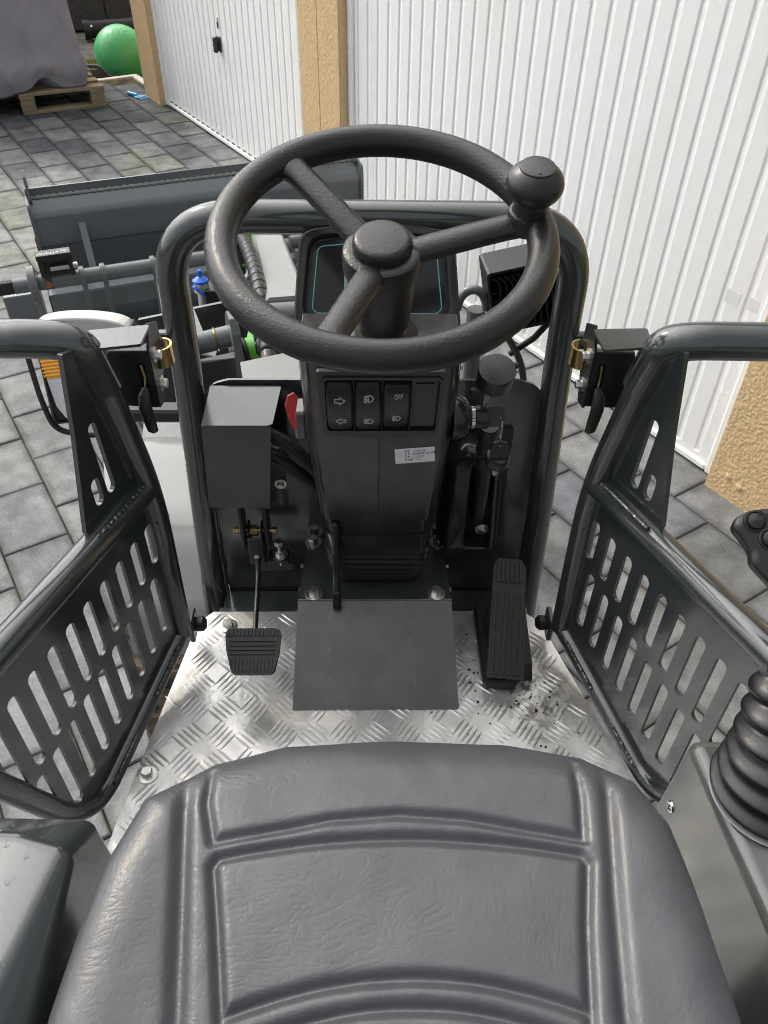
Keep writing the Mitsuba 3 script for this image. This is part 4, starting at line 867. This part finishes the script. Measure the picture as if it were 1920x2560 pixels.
# ---- side doors: built in their own plane (s along, z up, t out)
def door(name, o, d, side, word):
    g = G(name, f'{word} side door with slotted sheet and latch')
    o = A([o[0], o[1], 0.]); d = A([d[0], d[1], 0.]); d /= np.linalg.norm(d)
    outn = A([d[1], -d[0], 0.]) ; outn *= side * np.sign(outn[0]) if outn[0] else 1
    def pt(s, z, t=0.): return o + d * s + outn * t + A([0, 0, z])
    DF = np.eye(4); DF[:3, 0] = d; DF[:3, 1] = (0, 0, 1); DF[:3, 2] = np.cross(d, (0, 0, 1)); DF[:3, 3] = o
    sgn = np.sign(DF[:3, 2] @ outn)
    def sheet(poly, t, t0): # extruded around the door plane, offset t0 outwards
        m = prism(poly, t).apply_translation((0, 0, -t / 2)); mm = DF.copy(); mm[:3, 3] = o + outn * t0; return xf(m, mm)
    bend = pt(.036, 1.318)
    top = [pt(.0, .812), pt(-.008, 1.10), bend, A([side * .318 + (0 if side < 0 else .012), .777, 1.352]), A([side * .36, .767, 1.362]), A([side * .64, .755, 1.366]), A([side * .72, .66, 1.36]), A([side * .74, .2, 1.33])]
    W(g + '__post', tube(fillet([top[0], top[1], bend - (bend - top[1]) * .06], .08, 8), .0175, 22), 'm_paint')
    W(g + '__arm_rail', tube(fillet([bend - (bend - top[1]) * .14, top[3], top[4], top[5], top[6], top[7]], [.03, .05, .12, .1], 10), .0212, 24), 'm_paint')
    W(g + '__mid_rail', tube([pt(-.004, 1.113), pt(.21, 1.121), pt(.43, 1.130)], .0185, 22), 'm_paint')
    low = fillet([pt(.0, .815), pt(.262, .742), pt(.315, .80), pt(.405, 1.08), pt(.432, 1.125)], [.055, .05, .05], 10)
    W(g + '__lower_rail', tube(low, .0148, 20), 'm_paint')
    sh = Polygon([(.004, .822), (-.004, 1.11), (.425, 1.124), (.402, 1.08), (.312, .80), (.268, .752), (.25, .752)])
    hol = []
    for i in range(10):
        s0 = .0205 + .0366 * i; zb = .9905 - .0074 * i
        hol.append(rrect(s0 - .0088, zb, s0 + .0088, 1.0605, .0086, 6))
    for i in range(9):
        s0 = .0375 + .0362 * i; zt_ = .9705 - .0068 * i; zb = .862 - .0094 * i
        hol.append(rrect(s0 - .0088, zb, s0 + .0088, zt_, .0086, 6))
    for h_ in hol: sh = sh.difference(h_)
    W(g + '__slotted_sheet', sheet(sh, .005, .0), 'm_paint', False)
    gu = Polygon([(-.008, 1.118), (.0, 1.20), (.030, 1.315), (.045, 1.350), (.080, 1.360), (.098, 1.26), (.126, 1.142), (.122, 1.128)]).buffer(-.002).buffer(.002)
    sA = LineString([(.0672, 1.2540), (.0625, 1.1640)]).buffer(.0078, quad_segs=6); sB = LineString([(.0885, 1.187), (.0880, 1.1645)]).buffer(.0082, quad_segs=6)
    W(g + '__gusset', sheet(gu.difference(sA).difference(sB), .006, .004), 'm_paint', False)
    def bead(P, r=.0035, n=46):
        P = A(P); tt = np.linspace(0, 1, n); q = np.array([np.interp(tt, np.linspace(0, 1, len(P)), P[:, i]) for i in range(3)]).T
        return tube(q + rng.normal(0, .0003, q.shape), r * (1 + .2 * np.sin(np.arange(n) * 1.7) + rng.normal(0, .07, n)), 8)
    for wp_, wr_ in (([pt(.015, 1.130, -.010), pt(.118, 1.136, -.012)], .0030), ([pt(.006, 1.14, -.012), pt(.02, 1.25, -.010), pt(.034, 1.30, -.006)], .0028), ([pt(.007, 1.09, -.009), pt(.007, .90, -.009)], .0025), ([pt(.03, .817, -.012), pt(.11, .795, -.013)], .0028), ([pt(.17, .777, -.012), pt(.24, .758, -.012)], .0028)):
        W(g + '__weld', bead(wp_, wr_), 'm_paint')
    # bracket and rubber stop at the hinge corner
    hb = A([side * .292 + .006, .846, .792])
    W(g + '__stop_bracket', cbox(hb + [-.004, -.022, -.022], hb + [.004, .016, .024], .002), 'm_paint')
    W(g + '__rubber_stop', lathe([(.011, 0), (.0125, .004), (.0125, .012), (.008, .017), (0, .018)], 24, axis_frame(hb + A([-side * .004, 0, 0]), hb + A([-side, 0, 0]))), 'm_rubber')
    # latch
    if side < 0: P4 = [(-.304, .774), (-.2535, .785), (-.2525, .829), (-.320, .815)]
    else: P4 = [(.2645, .775), (.322, .783), (.326, .825), (.262, .822)]
    W(g + '__latch_plate', xf(prism(Polygon(P4).buffer(-.003).buffer(.003), .0035), frame((0, 0, 1.342), (1, 0, 0), ez=(0, 0, 1))), 'm_paint', 30)
    x0, x1 = (-.307, -.2615) if side < 0 else (.2735, .319)
    xi = x1 if side < 0 else x0; sx = 1 if side < 0 else -1
    # bent sheet box: face towards the driver with a slot, side towards the hoop
    face = Polygon([(x0, 1.235), (x1, 1.232), (x1 + .002, 1.309), (x0 - .002, 1.309)]).buffer(-.002).buffer(.002)
    xs_ = xi - sx * .0105
    face = face.difference(rrect(xs_ - .0045, 1.258, xs_ + .0045, 1.296, .004))
    W(g + '__latch_box', cat(xf(prism(face, .003), frame((0, .8295, 0), (1, 0, 0), ez=(0, -1, 0))), cbox((x0 - .002, .827, 1.3065), (x1 + .002, .838, 1.3115), .0015)), 'm_powder', 25)
    sd = Polygon([(.8265, 1.232), (.852, 1.226), (.868, 1.262), (.864, 1.285), (.882, 1.300), (.880, 1.322), (.845, 1.338), (.8265, 1.312)]).buffer(-.0015).buffer(.0015)
    sm = prism(sd, .003); W(g + '__latch_side', xf(sm, frame((xi + sx * .0015 - .0015, 0, 0), (0, 1, 0), ez=(1, 0, 0))), 'm_powder', 25)
    W(g + '__latch_core', cbox((x0 + .004, .8315, 1.238), (x1 - .004, .835, 1.305), .001), 'm_black')
    W(g + '__latch_spring', tube([(xs_, .826, 1.262), (xs_ + .0015, .829, 1.275), (xs_, .829, 1.292)], .0018, 8), 'm_brass')
    for y_, z_ in ((.8435, 1.297), (.8475, 1.254)):
        W(g + '__latch_bolt', hexbolt((xi + sx * .003, y_, z_), (sx, 0, 0), .0058), 'm_zinc')
    hk = [(xi + sx * .016 + .0125 * math.cos(t) * sx, .872 + .004 * math.sin(t), 1.287 + .0 * t) for t in (0,)]
    arc = [A([xi + sx * (.004 + .0125 * math.cos(t)), .874 - .015 * math.sin(t) , 1.281]) for t in np.linspace(-1.6, 2.5, 26)]
    hs = [(-.0013, -.013), (.0013, -.013), (.0013, .013), (-.0013, .013)]
    W(g + '__brass_catch', tube(arc, 1., 4, sec=[(a_, b_) for a_, b_ in hs], up=(0, 0, 1)), 'm_brass', 30)
    hx = xs_ + sx * .001
    W(g + '__latch_grip', tube([(hx, .822, 1.264), (hx - sx * .0015, .815, 1.256), (hx - sx * .002, .812, 1.240), (hx, .811, 1.222), (hx + sx * .001, .812, 1.207), (hx + sx * .001, .813, 1.2035)], [.004, .0072, .0085, .0078, .0068, .003], 18, sec=[(1.05 * math.cos(t), .62 * math.sin(t)) for t in np.linspace(0, 2 * np.pi, 18, endpoint=False)]), 'm_grip', 50)
    hx0 = side * .262 + .0075
    W(g + '__striker', cbox((min(hx0 + side * .008, hx0 + side * .060), .985, 1.222), (max(hx0 + side * .008, hx0 + side * .060), .998, 1.246), .002), 'm_paint')
    W(g + '__striker_pin', rod((hx0 + side * .036, .99, 1.234), (hx0 + side * .036, .878, 1.276), .0065), 'm_paint_mid')
door('side_door', (-.297, .813), (-.312, -.950), -1, 'left')
door('side_door', (.312, .819), (.371, -.929), 1, 'right')

# ---- wheels and fenders, front indicator
def wheel(o, yaw):
    k = G('wheel'); m = frame(o, (math.cos(yaw), math.sin(yaw), 0), ez=(0, 0, 1)); RR = .325; hw = .085
    ly = m @ frame((0, 0, 0), (0, 1, 0), ez=(1, 0, 0))
    W(k + '__tyre', xf(lathe([(.19, -hw * .8), (.21, -hw), (.27, -hw * 1.06), (RR - .035, -hw), (RR - .022, -hw * .8), (RR - .018, 0), (RR - .022, hw * .8), (RR - .035, hw), (.27, hw * 1.06), (.21, hw), (.19, hw * .8)], 64), ly), 'm_tyre')
    for i in range(22):
        for s_ in (-1, 1):
            t = (i + .5 * (s_ > 0)) * 2 * math.pi / 22
            b_ = cbox((-.002 if s_ > 0 else -hw, -.019, RR - .028), (hw if s_ > 0 else .002, .019, RR + .002), .004)
            b_.vertices[:, 1] += .35 * np.abs(b_.vertices[:, 0])
            b_ = xf(b_, trimesh.transformations.rotation_matrix(t, (1, 0, 0)))
            W(k + '__tread_lug', xf(b_, m), 'm_tyre', 25)
    W(k + '__rim', xf(lathe([(.19, -hw * .82), (.182, -hw * .6), (.15, -hw * .3), (.06, -hw * .25), (0, -hw * .2), (0, hw * .2), (.06, hw * .25), (.15, hw * .3), (.182, hw * .6), (.19, hw * .82)], 48), ly), 'm_paint_pale')
wheel((-.430, 1.150, .33), .31)
g = G('front_fender')
fx0, fx1 = -.50, -.312
FP = [(1.34, .800), (1.30, .818), (1.21, .822), (1.10, .812), (1.045, .79), (.985, .735), (.945, .70), (.925, .615)]
fp = fillet([(0, y_, z_) for y_, z_ in FP], .04, 6)
R = []
for p_2 in fp:
    q = np.clip((1.34 - p_2[1]) / .42, 0, 1); xi_ = -.372 + .085 * q - (.03 if p_2[1] > 1.33 else 0)
    R.append((xi_, p_2[1], p_2[2]))
R = A(R); tn = np.gradient(R, axis=0); tn /= np.linalg.norm(tn, axis=1, keepdims=True); nn_ = np.cross(tn, (1, 0, 0)); nn_ /= np.linalg.norm(nn_, axis=1, keepdims=True)
rg = []
for p_2, n2_ in zip(R, nn_):
    a = p_2; b = A([-.525 + .09 * np.clip((1.25 - p_2[1]) / .32, 0, 1), p_2[1], p_2[2]]); rg.append([a, b, b + n2_ * .004, a + n2_ * .004])
W(g + '__guard', rings_to_mesh(rg), 'm_paint_pale', 40)
W(g + '__flange', tube([r_ + A([.0, 0, -.004]) for r_ in R], .006, 10), 'm_paint_pale')
for x_, y_ in ((-.372, 1.09), (-.385, 1.045)):
    W(g + '__rivet', lathe([(.006, 0), (.005, .003), (0, .0042)], 16, frame((x_, y_, np.interp(y_, [.985, 1.045, 1.10, 1.21], [.735, .789, .813, .823])), (1, 0, 0), ez=(0, -.35, 1))), 'm_paint_mid')
g = G('indicator_light')
IF_ = frame((-.470, 1.06, 1.120), (.96, .25, 0), ez=(.10, -.90, .42))
W(g + '__back_shell', xf(rbox((-.034, -.066, -.03), (.034, .052, -.002), .008), IF_), 'm_powder')
lp = Polygon([(-.030, .0495), (.032, .0495), (.030, -.045), (.016, -.058), (-.010, -.055), (-.020, -.035)]).buffer(-.004).buffer(.004)
am = lp.intersection(sbox(-.1, .008, .1, .1)); wh = lp.intersection(sbox(-.1, -.1, .1, .0076))
W(g + '__amber_lens', xf(prism(am, .012), IF_), 'm_amber', 30)
for i in range(7): W(g + '__lens_ridge', xf(cbox((-.029, .011 + i * .0054, .0115), (.031, .0142 + i * .0054, .0135), .0008), IF_), 'm_amber', 30)
W(g + '__white_lens', xf(prism(wh, .012), IF_), 'm_lens', 30)
W(g + '__guard', xf(tube(fillet([(-.045, .055, .012), (-.040, -.02, .014), (-.030, -.070, .014), (.018, -.088, .010), (.05, -.090, .0)], .02), 1., 4, sec=[(-.002, -.012), (.002, -.012), (.002, .012), (-.002, .012)], up=(0, 0, 1)), IF_), 'm_powder', 30)
dm = [( .0, 0)]
W(g + '__hood', hullr([((-.417 + .066 * math.sin(t), 1.035 + .03 * k_, 1.222 + .0185 * math.cos(t) ** .8 - .006 * k_), .004) for t in np.linspace(-1.45, 1.45, 15) for k_ in (0, 1)] + [((-.483, 1.035, 1.205), .004), ((-.351, 1.035, 1.205), .004)], 1), 'm_hood', 40)
W(g + '__hood_edge', cbox((-.3495, 1.035, 1.195), (-.343, 1.065, 1.226), .002), 'm_powder')
W(g + '__bracket_bar', cbox((-.46, 1.045, 1.050), (-.27, 1.075, 1.074), .004), 'm_powder')
W(g + '__bracket_stem', cbox((-.47, 1.07, 1.06), (-.44, 1.085, 1.15), .003), 'm_powder')

# ---- articulated front frame, lift arm, hoses (turned to the left)
g = G('front_frame')
yw = .31; ex_ = A([math.cos(yw), math.sin(yw), 0])
def at(x, y, z): return A([x, y, z])
W(g + '__plate', hull([(-.335, 1.285, 1.018), (-.2385, 1.314, 1.0265), (-.335, 1.281, 1.014), (-.2385, 1.30, 1.02), (-.338, 1.285, .62), (-.2385, 1.314, .62), (-.338, 1.281, .62), (-.2385, 1.31, .62)]), 'm_paint', 20)
tabp = Polygon([(-.02, -.40), (.052, -.40), (.054, .0), (.045, .055), (.022, .074), (-.004, .070), (-.02, .045)]).buffer(-.004).buffer(.004)
W(g + '__lug', xf(prism(tabp, .016), frame((-.2545, 1.315, 1.022), (-.32, .95, 0), ez=ex_)), 'm_paint_mid', 30)
W(g + '__lug', xf(prism(tabp, .016), frame((-.352, 1.285, 1.022), (-.32, .95, 0), ez=ex_)), 'm_paint_mid', 30)
pc, pd = A([-.36, 1.31, 1.03]), A([-.245, 1.347, 1.043])
W(g + '__pivot_pin', rod(pc, pd, .0205, 32), 'm_paint_mid')
W(g + '__brass_shim', rod(pc + (pd - pc) * .62, pc + (pd - pc) * .655, .0235, 32), 'm_brass')
W(g + '__washer', rod(pc + (pd - pc) * .26, pc + (pd - pc) * .29, .0235, 32), 'm_paint_pale')
W(g + '__link_arm', hull([(-.336, 1.40, 1.072), (-.352, 1.40, 1.075), (-.336, 1.39, 1.06), (-.352, 1.39, 1.06), (-.306, 1.33, 1.05), (-.328, 1.33, 1.05), (-.306, 1.345, 1.02), (-.328, 1.345, 1.02)]), 'm_paint_pale', 25)
W(g + '__link_arm', hull([(-.336, 1.40, 1.073), (-.352, 1.40, 1.075), (-.336, 1.39, 1.058), (-.352, 1.39, 1.058), (-.40, 1.62, 1.0), (-.42, 1.62, 1.0), (-.40, 1.62, .97), (-.42, 1.62, .97)]), 'm_paint_pale', 25)
W(g + '__cross_plate', hull([(-.52, 1.64, .917), (-.20, 1.75, .936), (-.52, 1.63, .917), (-.20, 1.74, .936), (-.52, 1.64, .66), (-.20, 1.75, .66), (-.52, 1.63, .66), (-.20, 1.74, .66)]), 'm_paint', 20)
W(g + '__gusset_plate', hull([(-.40, 1.60, .885), (-.335, 1.645, .895), (-.40, 1.60, .88), (-.335, 1.645, .89), (-.34, 1.55, .872), (-.34, 1.55, .866), (-.40, 1.57, .87)]), 'm_paint_mid', 20)
W(g + '__deck', hull([(-.196, 1.075, 1.085), (-.05, 1.12, 1.085), (-.222, 1.20, 1.07), (-.08, 1.26, 1.07), (-.196, 1.075, .9), (-.05, 1.12, .9), (-.222, 1.20, .9), (-.08, 1.26, .9)]), 'm_paint_pale', 20)
W(g + '__body', hull([(-.55, 1.38, .55), (-.10, 1.52, .55), (-.65, 2.0, .5), (-.25, 2.15, .5), (-.55, 1.38, .25), (-.10, 1.52, .25), (-.65, 2.0, .25), (-.25, 2.15, .25)]), 'm_paint', 20)
ga, gb_ = A([-.232, 1.352, .995]), A([-.195, 1.364, 1.0])
W(g + '__bushing', rod(ga - (gb_ - ga) * .2, ga, .034, 32), 'm_rubber')
W('lime_cylinder_mount', rod(ga, gb_, .032, 32), 'm_lime')
W('lime_cylinder_mount', hull([(-.235, 1.40, 1.02), (-.20, 1.41, 1.02), (-.236, 1.38, .955), (-.20, 1.39, .955), (-.235, 1.33, 1.02), (-.20, 1.34, 1.0)]), 'm_lime')
g = G('lift_arm')
ba, bb = A([-.150, 1.36, 1.070]), A([-.300, 2.25, .868])
bx = np.cross(bb - ba, [0, 0, 1]); bx /= np.linalg.norm(bx)
W(g + '__boom', tube([ba, (ba + bb) / 2, bb, bb + (bb - ba) * .55 + A([0, 0, -.14])], 1., 8, sec=A([(-.032, -.04), (.032, -.04), (.038, -.034), (.038, .034), (.032, .04), (-.032, .04), (-.038, .034), (-.038, -.034)]), up=(0, 0, 1)), 'm_paint_pale', 25)
W(g + '__boom_end', rod(ba - bx * .046 + A([.0, .01, -.01]), ba + bx * .046 + A([.0, .01, -.01]), .042, 28), 'm_paint')
W(g + '__lime_block', cbox((-.40, 2.02, .80), (-.33, 2.12, .915), .006), 'm_lime')
W(g + '__lime_plate', xf(prism(Polygon([(-.342, .94), (-.324, .932), (-.352, .80), (-.362, .69), (-.415, .69), (-.412, .82)]), .02), frame((0, 2.31, 0), (1, 0, 0), ez=(0, -1, 0))), 'm_lime', 25)
W(g + '__lime_block', cbox((-.352, 1.90, .835), (-.300, 1.93, .925), .004), 'm_lime')
W(g + '__lime_block', hull([(-.345, 1.86, .945), (-.300, 1.86, .945), (-.35, 1.95, .93), (-.30, 1.95, .93), (-.34, 1.88, .86), (-.31, 1.88, .86)]), 'm_lime')
for i, (x_, y_, z_, l_) in enumerate(((-.235, 2.32, .805, .28), (-.22, 2.30, .775, .26), (-.215, 2.27, .74, .24))):
    W(g + '__cylinder_tube', rod((x_, y_, z_), (x_ + l_, y_ + l_ * .34, z_ + .01), .019, 20), 'm_paint_mid')
W(g + '__hose_fitting', cat(rod((-.330, 1.91, .985), (-.318, 1.87, .925), .021, 20), rod((-.318, 1.87, .925), (-.31, 1.845, .895), .014, 16)), 'm_rubber')
W(g + '__elbow', tube(fillet([(-.345, 1.86, .935), (-.33, 1.85, .90), (-.295, 1.85, .912), (-.285, 1.86, .95)], .02), .011, 14), 'm_zinc')
def wrap_hose(pts, r, name, turns):
    q = A(fillet(pts, .12, 10)); L = np.r_[0, np.cumsum(np.linalg.norm(np.diff(q, axis=0), axis=1))]
    n = turns * 12; u = np.linspace(0, L[-1], n); P = np.array([np.interp(u, L, q[:, i]) for i in range(3)]).T
    prof = r * (1 - .30 * (np.arange(n) % 12 == 0) - .05 * (np.arange(n) % 12 == 1) + .07 * np.sin(np.pi * (np.arange(n) % 12) / 12))
    W(name, tube(P, prof, 20), 'm_boot', 40)
wrap_hose([(-.163, 1.155, 1.02), (-.178, 1.24, 1.055), (-.196, 1.36, 1.085), (-.222, 1.50, 1.085), (-.262, 1.68, 1.06), (-.295, 1.82, 1.03), (-.32, 1.95, .96)], .0145, 'wrapped_hose', 24)
wrap_hose([(-.195, 1.30, 1.03), (-.225, 1.45, 1.035), (-.262, 1.60, 1.00), (-.30, 1.74, .93)], .0125, 'wrapped_hose', 13)
g = G('fluid_reservoir')
rm = frame((-.427, 1.90, .815), (1, 0, 0), ez=(.02, .05, 1)) @ np.diag([.68, .68, .68, 1])
W(g + '__bottle', xf(lathe([(.018, 0), (.018, .05), (.028, .055), (.028, .088), (.026, .092)], 28), rm), 'm_bottle')
W(g + '__cap', xf(lathe([(.030, .092), (.030, .101), (.014, .112), (.009, .114), (.009, .135), (.007, .138), (0, .138)], 28), rm), 'm_blue')
W(g + '__strap', tube([A([-.427, 1.90, .860]) + A([.021 * math.cos(t), .021 * math.sin(t), .012 * math.sin(2 * t)]) for t in np.linspace(2.2, 5.5, 24)], .003, 8), 'm_blue')
W(g + '__valve_block', cbox((-.418, 1.88, .80), (-.36, 1.94, .865), .003), 'm_powder')

# ================================================================ bucket with its coupling frame
BK = hold('loader_bucket'); tag(BK, 'dark grey steel loader bucket with hitch tube, left of the machine front', 'loader bucket')
BF = frame((-1.156, 2.675, 0), (.934, .358, 0), ez=(0, 0, 1))     # u along the hitch tube, w forwards, z up
def B(name, mesh, mat, smooth=30): return put('loader_bucket__' + name, xf(mesh, BF), mat, smooth)
UL = 1.335
def usweep(prof, u0=0., u1=UL): # closed profile in (w, z), swept along u
    return rings_to_mesh([[(u0, w_, z_) for w_, z_ in prof], [(u1, w_, z_) for w_, z_ in prof]])
bprof = [(.385, .700), (.372, .700)]
B('top_lip', cbox((.005, .372, .600), (UL - .005, .380, .700), .001), 'm_bucket')
bw = [(.371, .664), (.330, .628), (.318, .612), (.314, .595), (.318, .50), (.330, .488), (.371, .488)]
B('top_beam', usweep(bw), 'm_bucket', 32)
B('back_sheet', usweep([(.440, .487), (.445, .487), (.40, .16), (.33, .06), (.325, .065), (.395, .165)], .004, UL - .004), 'm_bucket', 25)
B('floor_sheet', usweep([(.33, .055), (.78, .012), (.78, .02), (.33, .063)], .004, UL - .004), 'm_bucket', 25)
for u_ in (.0, UL - .010):
    B('side_plate', xf(prism(Polygon([(.30, .60), (.31, .66), (.40, .67), (.44, .56), (.78, .10), (.78, .02), (.36, .05), (.30, .40)]).buffer(-.02).buffer(.02), .010), frame((u_, 0, 0), (0, 1, 0), ez=(1, 0, 0))), 'm_paint_mid')
    pl_ = Polygon([(.34, .66), (.42, .66), (.415, .745), (.39, .765), (.36, .745)]).buffer(-.01).buffer(.01).difference(Polygon([(.375, .69), (.40, .69), (.398, .735), (.382, .735)]))
    B('lifting_lug', xf(prism(pl_, .010), frame((u_ + .012 if u_ < .1 else u_ - .012, 0, 0), (0, 1, 0), ez=(1, 0, 0))), 'm_paint_mid')
B('weld_seam', tube([(u_, .369, .667 + .0015 * math.sin(u_ * 310)) for u_ in np.linspace(.01, UL - .01, 260)], [.006 + .0016 * math.sin(i * 1.1) for i in range(260)], 8), 'm_weld')
B('weld_seam', tube([(u_, .371, .492) for u_ in np.linspace(.03, UL - .03, 160)], [.005 + .0014 * math.sin(i * 1.3) for i in range(160)], 8), 'm_bucket')
B('stiffener_bar', hull([(.165, .31, .575), (.19, .31, .575), (.165, .32, .575), (.19, .32, .575), (.165, .17, .40), (.19, .17, .40), (.165, .19, .40), (.19, .19, .40)]), 'm_paint_mid')
B('stiffener_bar', hull([(.90, .31, .575), (.925, .31, .575), (.90, .32, .575), (.925, .32, .575), (.90, .17, .40), (.925, .17, .40), (.90, .19, .40), (.925, .19, .40)]), 'm_paint_mid')
B('rust_spot', lathe([(.009, 0), (.006, .001), (0, .0012)], 10, frame((.182, .245, .488), (1, 0, 0), ez=(0, -.7, .72))), 'm_rust')
B('rust_spot', cbox((-.0045, .305, .40), (-.0008, .325, .54), .0005), 'm_rust')
B('hitch_tube', rod((-.02, 0, .5), (1.2, 0, .5), .0275, 36), 'm_paint_mid')
B('rust_band', rod((.0, 0, .5), (.028, 0, .5), .0280, 36), 'm_rust')
B('hitch_shaft', rod((-.105, 0, .5), (-.02, 0, .5), .0265, 28), 'm_paint_mid')
B('square_end', xf(cbox((-.19, -.021, -.021), (-.104, .021, .021), .002), frame((0, 0, .5), (1, 0, 0), ez=(0, .2, 1))), 'm_powder')
B('ring_plate', xf(lathe([(.026, 0), (.064, 0), (.066, .002), (.066, .026), (.064, .028), (.026, .028)], 48), frame((-.052, 0, .497), (0, 1, 0), ez=(1, 0, 0))), 'm_paint_mid')
B('support_plate', cbox((-.048, .02, .10), (-.03, .12, .46), .003), 'm_bucket')
for u_ in (.122, .196, .376, .80, .98):
    B('hanger_bar', cat(xf(lathe([(.028, 0), (.036, 0), (.037, .003), (.037, .015), (.036, .018), (.028, .018)], 32), frame((u_, 0, .5), (0, 1, 0), ez=(1, 0, 0))), hull([(u_, -.028, .49), (u_ + .018, -.028, .49), (u_, -.008, .49), (u_ + .018, -.008, .49), (u_, .02, .16), (u_ + .018, .02, .16), (u_, .045, .16), (u_ + .018, .045, .16)])), 'm_paint_mid')
B('lower_beam', cbox((-.004, .036, .345), (1.16, .118, .428), .006), 'm_bucket')
B('lower_panel', cbox((.10, .10, .07), (1.1, .12, .343), .003), 'm_bucket')
B('lower_tube', rod((.1, .0, .22), (1.15, .0, .22), .03, 24), 'm_bucket')
B('end_box', cbox((-.165, .135, .285), (-.03, .21, .402), .003), 'm_bucket')
B('latch_bracket', cat(cbox((-.005, -.062, .600), (.112, -.012, .620), .002), cbox((-.005, -.013, .51), (.112, -.008, .60), .001), cbox((.0, -.05, .535), (.012, .0, .60), .001), cbox((.095, -.05, .535), (.108, .0, .60), .001)), 'm_powder')
B('latch_pin', xf(rod((.03, 0, 0), (.125, 0, 0), .011, 20), frame((0, -.02, .555), (1, 0, 0), ez=(0, 0, 1))), 'm_zinc')
tx = meshkit.text_mesh('60x30J 9 20', .014, .0006)
tx.vertices[:, 0] *= .098 / tx.vertices[:, 0].max(); tx.vertices[:, 1] += .004 * np.sin(tx.vertices[:, 0] * 90)
B('chalk_writing', xf(tx, frame((.0, -.055, .6202), (1, .08, 0), ez=(0, 0, 1))), 'm_sticker', False)
